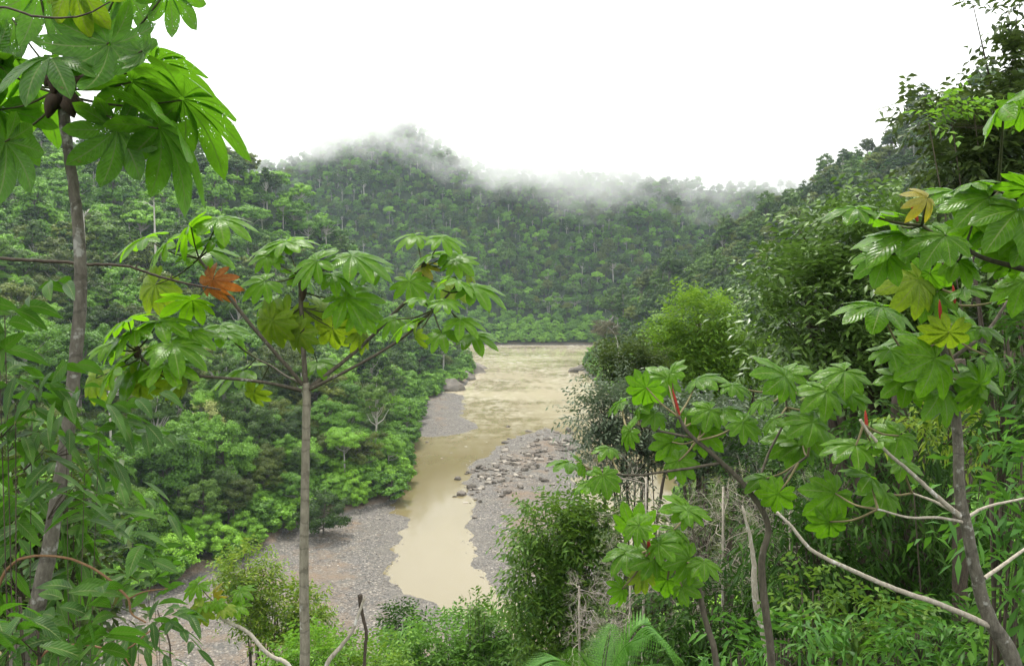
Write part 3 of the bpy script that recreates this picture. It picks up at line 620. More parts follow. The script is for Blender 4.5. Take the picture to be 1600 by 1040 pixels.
L2 = [(228, 372, 170, 392, 'a', 'g', 'u'), (298, 354, 273, 400, 'a', 'g', 'u'), (341, 343, 398, 355, 'a', 'g', 'u'), (312, 390, 368, 396, 'a', 'g', 'k'), (447, 378, 378, 388, 's', 'g', 'u'), (447, 379, 492, 372, 's', 'g', 'u'),
      (550, 401, 622, 418, 's', 'g', 'u'), (496, 408, 440, 420, 's', 'g', 'U'), (469, 430, 484, 450, 's', 'g', 'b'), (415, 440, 370, 458, 's', 'g', 'U'), (541, 466, 600, 490, 's', 'g', 'U'), (334, 436, 321, 486, 'a', 'd', 'c'),
      (451, 493, 426, 552, 's', 'o', 'c'), (520, 512, 521, 558, 's', 'o', 'c'), (244, 444, 208, 490, 'a', 'o', 'k'), (212, 516, 150, 540, 'b', 'g', 'u'), (248, 503, 292, 508, 'b', 'g', 'u'), (166, 541, 132, 556, 'b', 'g', 'u'),
      (352, 520, 392, 516, 'e', 'g', 'u'), (379, 534, 390, 552, 'e', 'g', 'U'), (222, 564, 130, 606, 'b', 'g', 'u'), (222, 597, 232, 645, 'b', 'o', 'c'), (257, 570, 310, 576, 'b', 'g', 'u'), (150, 590, 130, 630, 'b', 'o', 'u'),
      (379, 579, 320, 592, 'e', 'g', 'u'), (397, 612, 388, 640, 'e', 'o', 'c'), (496, 566, 535, 570, 's', 'g', 'u'), (651, 368, 613, 376, 'c', 'g', 'u'), (690, 372, 726, 386, 'c', 'g', 'u'), (698, 397, 752, 398, 'c', 'g', 'u'),
      (658, 417, 614, 447, 'c', 'y', 'u'), (726, 420, 757, 440, 'c', 'o', 'u'), (700, 444, 732, 462, 'c', 'o', 'U'), (739, 449, 798, 462, 'd', 'g', 'u'), (660, 467, 640, 466, 'd', 'g', 'u'), (694, 471, 722, 480, 'd', 'g', 'u'),
      (650, 522, 646, 548, 'd', 'o', 'U'), (690, 520, 698, 543, 'd', 'g', 'U'), (738, 524, 784, 532, 'd', 'g', 'u'), (618, 498, 592, 518, 'd', 'g', 'u'), (640, 440, 668, 470, 'c', 'g', 'U'), (426, 500, 400, 545, 's', 'o', 'c'), (560, 486, 590, 512, 's', 'g', 'U'),
      (300, 470, 250, 480, 'a', 'g', 'b'), (270, 540, 330, 560, 'b', 'g', 'u'), (500, 480, 540, 500, 's', 'o', 'U'), (190, 530, 160, 560, 'b', 'g', 'u'), (340, 372, 300, 380, 'a', 'g', 'u'), (715, 440, 760, 452, 'd', 'g', 'u'), (262, 380, 230, 398, 'a', 'g', 'U'), (420, 400, 392, 418, 's', 'g', 'U'), (520, 430, 560, 448, 's', 'g', 'u'), (590, 420, 560, 436, 's', 'g', 'u'),
      (200, 500, 168, 516, 'b', 'g', 'u'), (300, 520, 340, 532, 'b', 'g', 'u'), (180, 575, 150, 596, 'b', 'g', 'U'), (280, 600, 300, 628, 'b', 'o', 'U'), (345, 510, 380, 524, 'e', 'g', 'u'), (430, 470, 400, 486, 's', 'g', 'U'), (676, 398, 640, 404, 'c', 'g', 'u'), (712, 408, 742, 420, 'c', 'g', 'U'), (684, 448, 660, 470, 'd', 'g', 'U'), (720, 500, 750, 515, 'd', 'g', 'u'), (640, 505, 610, 520, 'd', 'g', 'u'), (560, 520, 590, 545, 's', 'o', 'U'), (470, 520, 440, 548, 's', 'o', 'c')]
DB = {'a': 6.7, 'b': 6.3, 'c': 7.4, 'd': 6.6, 'e': 7.6, 's': 7.0}
for i, (cx, cy, tx, ty, b, kd, h) in enumerate(L2):
    D = DB[b] + rr.uniform(-.3, .3); c3 = P(cx, cy, D); an = min(tips[b], key=lambda q: np.linalg.norm(q - c3))
    want = (.44 if kd == 'g' else .36) * rr.uniform(.75, 1.08); on = math.hypot(tx - cx, ty - cy) * D / F; dd = math.sqrt(max(want ** 2 - on ** 2, 0)) * rr.choice([-1, -1, 1]) * (.4 if kd != 'd' else .2)
    put_leaf(T2, base, kd, i, (cx, cy), (tx, ty), D, dd, h, an, M_pet, .006, 'dry curled orange brown leaf' if kd == 'd' else 'yellowing leaf' if kd == 'y' else None)

# --- cecropias of the right bank
def tree_r(base, rootobj, leaves, nodes, D0, size, pm, kindf=lambda i: 'r', lab=None):
    for i, (cx, cy, tx, ty, h) in enumerate(leaves):
        D = D0 + rr.uniform(-.35, .35); c3 = P(cx, cy, D); an = min(nodes, key=lambda q: np.linalg.norm((q - c3) * [1, .6, 1]))
        on = math.hypot(tx - cx, ty - cy) * D / F; sz = size * rr.uniform(.72, 1.12) * (.6 if kindf(i) == 'y' else 1); q = min(1, sz / max(on, .01)); tx, ty = cx + (tx - cx) * q, cy + (ty - cy) * q; dd = math.sqrt(max(sz ** 2 - min(on, sz) ** 2, 0)) * (-.6 if i % 3 else .4)
        put_leaf(rootobj, base, kindf(i), i, (cx, cy), (tx, ty), D, dd, h, an, pm, .007)
def bud(rootobj, base, a, b, D, r=.011):
    p, q = P(*a, D), P(*b, D); link('red_bud', MB().tube(smooth_path([p, (p + q) / 2, q], 4) - np.array(base), r * np.array([.5, .8, 1, 1, 1, .95, .8, .5, .1]), 7).build('red_bud', M_red), rootobj)
g, base = ground_row(1640, 5.5, .075)
T3 = thing('cecropia_tree', base, 'leaning spotted cecropia with big glossy leaves and forking pale branches beside the dark undergrowth', 'tree')
o, s0 = limb(T3, base, 'trunk', [g, (1585, 1040, 5.5, .054), (1545, 965, 5.5, .047), (1527, 905, 5.5, .042), (1512, 830, 5.5, .038), (1500, 770, 5.5, .036), (1497, 690, 5.5, .034), (1490, 620, 5.5, .03), (1478, 560, 5.5, .03), (1470, 500, 5.5, .026), (1468, 450, 5.5, .018)], M_ctr, 12, wob=.05)
N3 = [s0[-1], s0[-4], s0[-8]]
for rows in ([(1548, 978, 5.5, .022), (1470, 944, 5.3, .018), (1400, 920, 5.2, .016), (1330, 890, 5.1, .014), (1265, 856, 5.0, .012), (1235, 820, 5.0, .010), (1214, 800, 5.0, .009)],
             [(1502, 808, 5.5, .02), (1460, 772, 5.4, .016), (1420, 735, 5.3, .013), (1388, 708, 5.2, .011), (1355, 672, 5.2, .01), (1344, 655, 5.2, .01)],
             [(1498, 804, 5.5, .014), (1460, 783, 5.6, .010), (1425, 770, 5.7, .007)], [(1506, 815, 5.5, .012), (1460, 808, 5.3, .009), (1420, 808, 5.2, .008), (1372, 795, 5.1, .006)],
             [(1510, 808, 5.5, .012), (1540, 792, 5.6, .010), (1600, 778, 5.7, .008)], [(1538, 903, 5.5, .014), (1570, 880, 5.6, .012), (1604, 855, 5.7, .010)],
             [(1490, 590, 5.5, .016), (1450, 575, 5.4, .012), (1420, 560, 5.3, .010)], [(1480, 565, 5.5, .016), (1540, 520, 5.5, .012), (1575, 470, 5.5, .010)]):
    o, s = limb(T3, base, 'branch', rows, M_pale if rows[0][1] > 700 else M_cbr, 8, wob=.08); N3 += [s[-1], s[-4]]
tree_r(base, T3, [(1337, 696, 1272, 693, 'u'), (1361, 690, 1396, 672, 'u'), (1410, 724, 1256 + 180, 746, 'U'), (1422, 534, 1357, 553, 'u'), (1434, 528, 1388, 510, 'u'), (1405, 680, 1366, 700, 'U'), (1453, 426, 1430, 470, 'U'), (1477, 370, 1496, 360, 'u'), (1376, 480, 1318, 478, 'u'), (1482, 518, 1458, 566, 'c'), (1534, 513, 1572, 524, 'u'), (1390, 547, 1376, 562, 'u'), (1419, 533, 1444, 556, 'U'),
    (1583, 465, 1602, 455, 'u'), (1460, 560, 1410, 590, 'c'), (1555, 560, 1590, 590, 'U'), (1500, 500, 1545, 540, 'U'), (1434, 437, 1405, 478, 'c'), (1464, 456, 1404, 475, 'U'), (1506, 452, 1560, 440, 'u'), (1470, 610, 1462, 648, 'c'), (1500, 585, 1580, 575, 'u'), (1382, 770, 1350, 782, 'U'), (1305, 770, 1262, 802, 'c'), (1296, 815, 1278, 850, 'c'), (1360, 745, 1322, 730, 'u'), (1417, 592, 1380, 612, 'U'), (1530, 600, 1560, 640, 'c')],
    N3, 5.3, .31, M_petr, lambda i: 'o' if i in (9, 17) else 'r')
for a, b in (((1470, 500), (1468, 468)), ((1492, 474), (1489, 445)), ((1355, 672), (1352, 640))): bud(T3, base, a, b, 5.3)
# upper right tree: leaves reaching in from the edge of the frame
g, base = ground_row(1760, 4.6, .07)
T4 = thing('cecropia_tree', base, 'cecropia reaching in at the edge with overlapping broad leaves and a red bud', 'tree')
o, s0 = limb(T4, base, 'trunk', [g, (1750, 900, 4.6, .06), (1740, 600, 4.6, .05), (1700, 440, 4.6, .035), (1660, 350, 4.6, .02)], M_ctr, 10)
N4 = [s0[-1], s0[-5]]
for rows in ([(1690, 430, 4.6, .02), (1600, 420, 4.5, .016), (1530, 400, 4.5, .013), (1495, 378, 4.5, .011), (1440, 352, 4.4, .009)], [(1720, 500, 4.6, .02), (1640, 400, 4.6, .014), (1600, 330, 4.6, .012), (1560, 300, 4.6, .01)], [(1700, 430, 4.6, .016), (1680, 250, 4.6, .012), (1640, 170, 4.6, .01)]):
    o, s = limb(T4, base, 'branch', rows, M_cbr, 8, wob=.08); N4 += [s[-1], s[-5], s[-9]]
tree_r(base, T4, [(1338, 326, 1272, 323, 'u'), (1362, 336, 1398, 316, 'u'), (1419, 369, 1357, 379, 'u'), (1496, 302, 1433, 287, 'u'), (1515, 288, 1568, 273, 'u'), (1386, 398, 1325, 428, 'U'), (1477, 369, 1381, 388, 'U'), (1568, 302, 1602, 278, 'U'), (1559, 350, 1548, 408, 'U'), (1535, 398, 1583, 388, 'u'), (1496, 408, 1520, 441, 'c'), (1568, 167, 1520, 206, 'b'), (1596, 168, 1568, 206, 'c'), (1590, 330, 1560, 372, 'U'), (1545, 310, 1500, 340, 'U'), (1580, 400, 1560, 450, 'c'), (1600, 440, 1580, 480, 'u'), (1600, 372, 1630, 420, 'U'), (1520, 350, 1500, 398, 'c'), (1448, 310, 1424, 326, 'c'), (1610, 300, 1600, 250, 'u'), (1400, 350, 1440, 362, 'u')],
    N4, 4.5, .30, M_pet, lambda i: 'y' if i == 19 else 'r')
for a, b in (((1434, 346), (1422, 312)),): bud(T4, base, a, b, 4.35)
# two lower cecropias in front of the gap
g, base = ground_row(1190, 6.0, .04)
T5 = thing('cecropia_tree', base, 'young cecropia with red bud under its topmost leaves beside the grey leaved tree', 'tree')
o, s0 = limb(T5, base, 'trunk', [g, (1205, 1040, 6, .03), (1190, 880, 6, .026), (1200, 820, 6, .022), (1165, 760, 6, .02), (1120, 715, 6, .018), (1075, 675, 6, .015), (1060, 650, 6, .012)], M_cbr, 10, wob=.06)
N5 = [s0[-1], s0[-5], s0[-9], s0[-14]]
for rows in ([(1130, 722, 6, .012), (1050, 735, 6.0, .010), (985, 742, 6.1, .008), (935, 735, 6.1, .007)], [(1180, 775, 6, .012), (1200, 710, 6.2, .010), (1228, 650, 6.3, .009), (1227, 610, 6.3, .009)], [(1085, 684, 6, .010), (1010, 668, 6.2, .008), (975, 655, 6.2, .007)], [(1190, 800, 6, .010), (1240, 730, 5.8, .009), (1262, 712, 5.8, .008)]):
    o, s = limb(T5, base, 'branch', rows, M_cbr, 7, wob=.08); N5 += [s[-1], s[-5]]
tree_r(base, T5, [(1043, 592, 996, 578, 'U'), (1048, 583, 1068, 565, 'U'), (1090, 593, 1134, 579, 'u'), (971, 627, 943, 636, 'u'), (1000, 636, 1020, 622, 'U'), (1023, 646, 1004, 660, 'U'), (1072, 650, 1108, 648, 'U'), (1130, 640, 1176, 640, 'u'), (1144, 602, 1180, 612, 'u'), (1192, 626, 1158, 636, 'u'), (1226, 588, 1184, 570, 'U'), (1230, 584, 1272, 574, 'U'), (1244, 690, 1178, 676, 'U'), (1254, 694, 1224, 710, 'U'), (889, 723, 867, 723, 'u'), (908, 724, 925, 736, 'U'), (951, 700, 936, 708, 'u'), (942, 742, 950, 776, 'c'), (908, 762, 893, 771, 'u'), (924, 752, 938, 760, 'u'), (1197, 747, 1168, 757, 'u'), (1216, 770, 1186, 800, 'c'), (1050, 690, 1026, 720, 'c'), (1095, 672, 1130, 700, 'c'), (985, 672, 960, 690, 'U'), (1160, 660, 1190, 690, 'U'), (1265, 680, 1310, 674, 'U'), (1284, 640, 1240, 650, 'u'), (1060, 720, 1090, 745, 'c'), (1110, 640, 1080, 655, 'U'), (1300, 590, 1350, 570, 'u'), (1320, 580, 1280, 600, 'u'), (1330, 618, 1370, 625, 'U'), (1010, 605, 985, 640, 'c'), (1290, 612, 1262, 632, 'U'), (1270, 660, 1235, 672, 'U'), (1210, 655, 1180, 668, 'u')],
    N5, 6.0, .28, M_petr)
bud(T5, base, (1062, 648), (1050, 606), 5.95)
g, base = ground_row(1130, 5.2, .03)
T6 = thing('cecropia_tree', base, 'lowest young cecropia with drooping leaves and a red bud above the fern', 'tree')
o, s0 = limb(T6, base, 'trunk', [g, (1120, 1040, 5.2, .022), (1100, 960, 5.2, .018), (1085, 900, 5.2, .016), (1040, 868, 5.2, .012), (1014, 860, 5.2, .01)], M_cbr, 9, wob=.06)
N6 = [s0[-1], s0[-4], s0[-8]]
o, s = limb(T6, base, 'branch', [(1085, 900, 5.2, .010), (1085, 840, 5.3, .008), (1075, 800, 5.3, .007)], M_cbr, 7); N6 += [s[-1]]
tree_r(base, T6, [(999, 820, 961, 826, 'U'), (992, 828, 1000, 790, 'U'), (1072, 796, 1040, 786, 'U'), (1074, 798, 1110, 788, 'u'), (980, 863, 918, 872, 'u'), (1022, 872, 978, 856, 'U'), (1052, 828, 1080, 830, 'u'), (1076, 872, 1042, 888, 'c'), (1100, 878, 1104, 900, 'U'), (1043, 905, 1010, 925, 'c'), (1066, 916, 1088, 928, 'c'), (972, 920, 950, 926, 'c'), (1090, 905, 1098, 922, 'c'), (1004, 896, 994, 930, 'c'), (1030, 850, 1066, 848, 'U')],
    N6, 5.1, .26, M_petr, lambda i: 'o' if i == 13 else 'r')
bud(T6, base, (1016, 866), (1012, 838), 5.1, .012)
# seedling on a pale bent stem at the bottom
g, base = ground_row(520, 4.4, .016)
T7 = thing('cecropia_seedling', base, 'small cecropia seedling on a pale bent stem above the gravel', 'plant')
o, s0 = limb(T7, base, 'trunk', [g, (455, 1045, 4.4, .012), (420, 1022, 4.4, .011), (385, 985, 4.4, .010), (348, 966, 4.4, .009), (335, 940, 4.4, .007)], M_pale, 8, wob=.08)
for i, (cx, cy, tx, ty, h, kd) in enumerate([(310, 912, 278, 934, 'u', 'g'), (375, 922, 396, 930, 'u', 'g'), (320, 940, 296, 950, 'u', 'g'), (340, 940, 338, 958, 'U', 'g'), (365, 945, 388, 952, 'u', 'g'), (316, 950, 300, 982, 'c', 'o'), (334, 932, 334, 918, 'U', 'y'), (350, 948, 364, 958, 'u', 'o')]):
    put_leaf(T7, base, kd, i, (cx, cy), (tx, ty), 4.4 + rr.uniform(-.1, .1), -.05, h, s0[-1], M_pet, .0025)
# ------------------------------------------------------------------ bushes and trees near the camera
def sprigs(mb, rng, base, dr, length, nl, L, Wd, droop, rows, fold, prof, spread=.9):
    """leafy shoots: leaves in two ranks along a drooping twig"""
    n = len(base); dr = unit(dr); t = (np.arange(nl) + .6) / nl
    side = unit(np.cross(dr, rng.normal(size=(n, 3)) * .35 + [0, 0, 1])); up = np.cross(side, dr)
    ln = np.asarray(length) * rng.uniform(.7, 1.2, n)
    pos = base[:, None] + dr[:, None] * (t[None, :, None] * ln[:, None, None]); pos[..., 2] -= (droop * t ** 2)[None] * ln[:, None] * .8
    sg = np.where(np.arange(nl) % 2, 1., -1.)[None, :, None]
    d = dr[:, None] * .6 + side[:, None] * sg * spread + rng.normal(size=(n, nl, 3)) * .22; d[..., 2] -= droop * .6
    nr = up[:, None] + rng.normal(size=(n, nl, 3)) * .35 + np.array([0, 0, .25])
    m = n * nl; blades(mb, pos.reshape(m, 3), d.reshape(m, 3), nr.reshape(m, 3), L * rng.uniform(.65, 1.2, m), Wd * rng.uniform(.75, 1.15, m), droop * rng.uniform(.3, 1.0, m), rows, fold, prof)
    return pos
def bush(name, label, cat, D, ells, mat, nspr, leaf_px, asp=.38, nl=9, droop=.3, rows=3, wood=M_dark, foot=None, shell=.5, group=None, seed=0, stems=5, prof=.9, slen=4.0, trunk=None, fold=.25, upb=.35):
    """ells: (px, py, rx_px, rz_px[, depth offset]) ellipsoids at depth D"""
    rng = np.random.default_rng(seed + 500); k = D / F; leaf = leaf_px * k
    cx = np.mean([e[0] for e in ells]) if foot is None else foot
    c0 = P(cx, 900, D); z0 = hz(c0[0], c0[1]) - .1; base = np.array([c0[0], c0[1], z0])
    root = thing(name, base, label, cat, group); fb = MB(); tb = MB(); wgt = np.array([e[2] * e[3] for e in ells], float); wgt /= wgt.sum()
    for e, w_ in zip(ells, wgt):
        n = max(4, int(nspr * w_)); c = P(e[0], e[1], D + (e[4] if len(e) > 4 else 0)); R = np.array([e[2] * k, e[2] * k * .9, e[3] * k])
        d = unit(rng.normal(size=(n, 3))); d[:, 1] = np.where(d[:, 1] > .5, -d[:, 1], d[:, 1])
        lump = .78 + .36 * (np.sin(d[:, 0] * 5 + seed) * np.sin(d[:, 2] * 6 + 2 * seed) * np.cos(d[:, 1] * 5) * .8 + .25)
        r = (shell + (1 - shell) * rng.random((n, 1)) ** .6) * lump[:, None]
        pos = c + d * R * r; dirs = d * .8 + rng.normal(size=(n, 3)) * .45 + [0, 0, upb]
        sprigs(fb, rng, pos - base, dirs, leaf * slen, nl, leaf, leaf * asp, droop, rows, fold, prof)
        for q in range(0, n if w_ >= .07 or len(ells) == 1 else 0, max(1, n // (26 if n > 60 else 6))):           # limbs that carry the shoots
            a = np.array([base[0] * .35 + c[0] * .65, base[1] * .35 + c[1] * .65, max(base[2], c[2] - R[2] * 1.1)]); m = (a + pos[q]) / 2 + rng.normal(size=3) * .06 * R[0]
            tb.tube(smooth_path([a, m, pos[q]], 3) - base, np.linspace(.05, .014, 7) * R.mean() * .45, 4)
        tk = trunk or .035 * R[2] + .02
        if w_ < .07 and len(ells) > 1:                                        # an outlying shoot springs from the main crown
            a = P(ells[0][0], ells[0][1], D); tb.tube(smooth_path([a, (a + c) / 2 + [0, 0, .12 * R[0]], c], 4) - base, np.linspace(.02, .006, 9), 5); continue
        for q in range(stems):
            a = base + np.array([rng.normal() * .12 * R[0], rng.normal() * .1 * R[0], -.2]); b = np.array([c[0] + rng.normal() * .2 * R[0], c[1], c[2] + R[2] * .2])
            tb.tube(smooth_path([a, a * .6 + b * .4 + rng.normal(size=3) * [.3, .3, 0] * R[0], b], 4) - base, np.linspace(tk, tk * .3, 9), 6)
    link('stem', tb.build('stem', wood), root); link('foliage', fb.build('foliage', mat), root)
    return root
def lm(name, a, b, c, tr, tf=.3, rough=.48, spec=.2, vein=False): return leaf_mat(name, [a, b, c], trans=tr, tf=tf, rough=rough, spec=spec, vein=vein)
M_dense = lm('dense tree leaves', (.05, .098, .016), (.085, .155, .026), (.13, .215, .042), (.14, .29, .03), .18, .36, .4)
M_uprt = lm('overhead leaves', (.028, .045, .014), (.05, .085, .02), (.085, .125, .03), (.12, .18, .03), .3, .45, .25)
M_lime = lm('lime leaves', (.09, .2, .018), (.12, .26, .022), (.17, .32, .035), (.25, .5, .03), .42)
M_feath = lm('feathery leaves', (.07, .16, .014), (.12, .23, .02), (.17, .3, .03), (.26, .42, .03), .35)
M_silver = lm('silvery leaves', (.055, .085, .045), (.085, .12, .065), (.13, .165, .10), (.12, .18, .07), .25, .45, .3)
M_shade = lm('shade leaves', (.016, .042, .007), (.028, .07, .010), (.05, .11, .016), (.06, .16, .012), .25, .55, .08)  # leaf colours darkened to carry the shade of the undergrowth
M_fresh = lm('fresh leaves', (.035, .11, .014), (.055, .155, .018), (.085, .21, .026), (.14, .34, .02), .36)
M_column = lm('column leaves', (.045, .11, .013), (.075, .155, .018), (.12, .21, .026), (.2, .34, .03), .32)
M_blue = lm('bluish leaves', (.07, .165, .024), (.10, .22, .032), (.15, .29, .045), (.2, .42, .04), .32)
M_yel = lm('yellow green leaves', (.075, .165, .014), (.13, .22, .02), (.22, .29, .03), (.3, .42, .03), .35)
M_olv = lm('olive leaves', (.03, .055, .014), (.05, .08, .018), (.08, .115, .028), (.1, .15, .02), .28)
M_lance = lm('lance leaves', (.018, .066, .007), (.032, .10, .010), (.07, .165, .016), (.11, .31, .012), .36, .42, .22, True)

bush('glossy_tree', 'large dense glossy dark leaved tree with a rounded crown behind the red budded cecropias', 'tree', 16, [(1350, 428, 158, 122), (1265, 490, 95, 100, -.6), (1490, 470, 150, 150, .3), (1380, 560, 150, 70, .4)], M_dense, 2600, 16, .38, 10, .28, foot=1415, stems=3, trunk=.17, seed=1)
bush('overhanging_tree', 'olive leaved tree with loose brownish shoots against the sky at the frame edge', 'tree', 11, [(1570, 235, 115, 75), (1500, 262, 70, 45), (1590, 100, 50, 45), (1545, 165, 60, 28), (1470, 180, 45, 16), (1590, 15, 50, 14), (1415, 168, 28, 9), (1520, 6, 30, 8)], M_uprt, 760, 17, .42, 9, .4, foot=1760, stems=2, trunk=.04, seed=2, shell=.2, slen=3.2)
bush('lime_shoot', 'spray of bright lime leaves in front of the olive overhanging tree', 'branch', 10.4, [(1640, 190, 40, 30), (1480, 178, 34, 12), (1450, 195, 20, 10), (1520, 170, 20, 10)], M_lime, 70, 14, .5, 8, .4, foot=1760, stems=1, seed=3, trunk=.02)
bush('feathery_tree', 'light yellow green feathery tree standing before the dark right hillside', 'tree', 35, [(1085, 512, 62, 54), (1045, 548, 52, 36), (1130, 560, 55, 45), (1085, 575, 70, 35), (1180, 560, 40, 30)], M_feath, 1900, 8.5, .38, 9, .25, seed=4, wood=M_dark, trunk=.14, stems=2)
bush('olive_shrub', 'dark olive bush between the river and the feathery tree', 'shrub', 31, [(985, 566, 44, 26), (948, 575, 26, 18), (1010, 590, 40, 30)], M_olv, 420, 8.5, .4, 9, .2, seed=5)
bush('silvery_tree', 'grey green small leaved tree overhanging the river on the right bank', 'tree', 25, [(1010, 650, 92, 56), (935, 645, 46, 42), (975, 712, 72, 34), (1110, 680, 80, 60)], M_silver, 1500, 9.5, .34, 9, .3, seed=6, stems=3)
bush('leafy_column', 'tall leafy green bush column at the gravel edge left of the fern', 'shrub', 23, [(868, 828, 62, 48), (850, 900, 52, 62), (905, 870, 50, 80), (875, 985, 62, 75), (925, 815, 40, 36)], M_column, 1500, 12, .34, 9, .35, seed=7, stems=3)
bush('twiggy_shrub', 'dull grey green twiggy shrub behind the lowest cecropia', 'shrub', 19, [(1010, 850, 70, 75), (1040, 950, 90, 80), (1120, 840, 70, 80), (970, 1000, 60, 60)], M_olv, 850, 9, .34, 8, .35, seed=8, wood=M_dark, stems=5)
bush('pinnate_shrub', 'bluish green pinnate leaved shrub below the pale river channel', 'shrub', 27, [(700, 1012, 75, 42), (770, 1015, 62, 46), (640, 1030, 60, 32), (790, 985, 36, 28)], M_blue, 900, 11, .34, 11, .3, seed=9)
bush('round_shrub', 'small round dark green shrub on the gravel beside the pinnate shrub', 'shrub', 31, [(630, 975, 27, 19)], M_shade, 150, 8, .36, 9, .2, seed=10)
bush('yellowish_shrub', 'low yellowish green shrub at the bottom between sticks and pinnate shrub', 'shrub', 24, [(575, 1035, 65, 24), (520, 1030, 40, 26)], M_feath, 360, 10, .34, 9, .3, seed=11)
bush('spindly_shrub', 'thin upright leafy shoot rising in front of the pale water', 'shrub', 26, [(748, 938, 12, 26), (757, 965, 16, 18), (735, 945, 12, 10)], M_column, 30, 9, .45, 7, .2, seed=12, stems=2, slen=2.5)
bush('yellow_tipped_tree', 'yellow tipped bushy tree at the gravel edge behind the ringed cecropia trunk', 'tree', 38, [(385, 888, 46, 28), (395, 930, 46, 34), (445, 960, 60, 44), (480, 965, 30, 36)], M_yel, 900, 8.5, .36, 9, .3, seed=13)
bush('lime_shrub', 'bright lime shrub at the foot of the ringed cecropia trunk', 'shrub', 22, [(485, 1015, 50, 30), (455, 1035, 40, 20)], M_lime, 260, 9, .42, 9, .25, seed=14)
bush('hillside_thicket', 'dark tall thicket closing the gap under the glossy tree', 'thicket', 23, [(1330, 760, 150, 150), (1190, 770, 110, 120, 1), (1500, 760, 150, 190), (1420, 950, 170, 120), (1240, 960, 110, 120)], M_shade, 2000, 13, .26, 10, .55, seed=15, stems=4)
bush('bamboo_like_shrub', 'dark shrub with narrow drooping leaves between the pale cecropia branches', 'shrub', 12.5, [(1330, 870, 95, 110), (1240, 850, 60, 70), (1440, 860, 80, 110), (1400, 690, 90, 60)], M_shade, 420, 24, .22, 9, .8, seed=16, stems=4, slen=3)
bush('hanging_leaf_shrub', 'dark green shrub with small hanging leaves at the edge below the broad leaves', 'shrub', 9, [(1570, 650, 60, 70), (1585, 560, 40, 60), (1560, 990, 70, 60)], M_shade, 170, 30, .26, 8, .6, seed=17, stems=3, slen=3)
bush('fresh_shrub', 'fresh green lance leaved shrub beside the leaning spotted trunk', 'shrub', 7.5, [(1560, 790, 45, 85), (1575, 880, 40, 70), (1590, 720, 25, 40)], M_fresh, 60, 32, .3, 8, .55, seed=18, stems=3, slen=3)
bush('fresh_shrub', 'bright green narrow leaved shrub filling the bottom under the leaning cecropia', 'shrub', 8.5, [(1440, 995, 60, 42), (1390, 1025, 50, 26), (1500, 1020, 50, 36)], M_fresh, 70, 26, .27, 8, .5, seed=19, stems=4, slen=3)
bush('fresh_shrub', 'bright narrow leaved shrub at the bottom between fern and leaning cecropia', 'shrub', 9, [(1225, 1005, 60, 42), (1290, 1025, 45, 30), (1155, 1025, 45, 30)], M_fresh, 56, 26, .25, 8, .5, seed=20, stems=4, slen=3)
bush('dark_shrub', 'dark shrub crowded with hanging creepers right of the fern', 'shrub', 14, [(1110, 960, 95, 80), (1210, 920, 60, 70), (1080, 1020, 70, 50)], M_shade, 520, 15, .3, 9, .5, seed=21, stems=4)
bush('leafy_shrub', 'mid green small leaved shrub below the long pale branch', 'shrub', 10, [(1330, 965, 70, 40), (1270, 930, 45, 40), (1400, 960, 50, 36)], M_column, 130, 17, .4, 8, .4, seed=28, stems=3, slen=3)
bush('leafy_shrub', 'mid green broad leaved shrub right of the leaning spotted trunk', 'shrub', 8, [(1585, 990, 45, 60), (1590, 930, 30, 40)], M_blue, 50, 26, .42, 7, .4, seed=29, stems=2, slen=2.6)
bush('creeper', 'yellowish creeper leaves hanging under the broad leaves by the dark slim trunk', 'creeper', 10, [(1480, 660, 90, 30), (1540, 680, 50, 30), (1420, 650, 40, 26)], M_yel, 90, 16, .35, 8, .6, seed=30, stems=1, trunk=.02, slen=3)
# left foreground
bush('lance_leaf_shrub', 'long leaved shrub just behind the base of the spotted trunk', 'shrub', 4.7, [(45, 720, 60, 70), (115, 760, 50, 80), (20, 850, 55, 80), (130, 850, 40, 55), (15, 960, 50, 60)], M_lance, 42, 50, .34, 8, .5, rows=6, seed=22, stems=1, slen=2.6, shell=.15, trunk=.008, prof=.85)
bush('lance_leaf_shrub', 'nearest long leaved shoot crossing in front of the spotted trunk', 'shrub', 3.3, [(80, 690, 60, 40), (135, 745, 45, 60), (45, 660, 40, 40), (150, 680, 40, 30)], M_lance, 14, 56, .34, 7, .55, rows=6, seed=27, stems=1, slen=2.6, shell=.1, trunk=.005, prof=.85, foot=-40)
bush('lance_leaf_shrub', 'long leaved shoot hanging in from the edge above the nearest shrub', 'shrub', 3.1, [(4, 480, 26, 60), (0, 590, 40, 60), (35, 640, 45, 40)], M_lance, 13, 64, .34, 6, .7, rows=6, seed=23, stems=1, slen=2.4, shell=.1, trunk=.006, foot=-60)
bush('lance_leaf_shrub', 'low long leaved shrub at the bottom corner with bright drooping leaves', 'shrub', 2.6, [(60, 985, 80, 40), (20, 940, 40, 40), (95, 1030, 70, 25)], M_lance, 9, 68, .36, 6, .6, rows=6, seed=24, stems=2, slen=2.2, shell=.1, trunk=.008)
bush('drooping_shoot', 'sparse drooping leafy twig at the bottom in front of the gravel', 'shrub', 3.6, [(240, 930, 30, 26), (225, 985, 34, 22), (255, 965, 22, 22), (170, 1010, 50, 22)], M_lance, 11, 44, .3, 7, .6, rows=5, seed=25, stems=1, slen=2.2, shell=.1, trunk=.004)
bush('shady_thicket', 'dark leafy thicket behind the spotted trunk above the beach', 'thicket', 9, [(60, 900, 85, 90), (100, 960, 60, 60), (40, 780, 80, 80)], M_olv, 480, 24, .34, 9, .35, seed=26, stems=4)
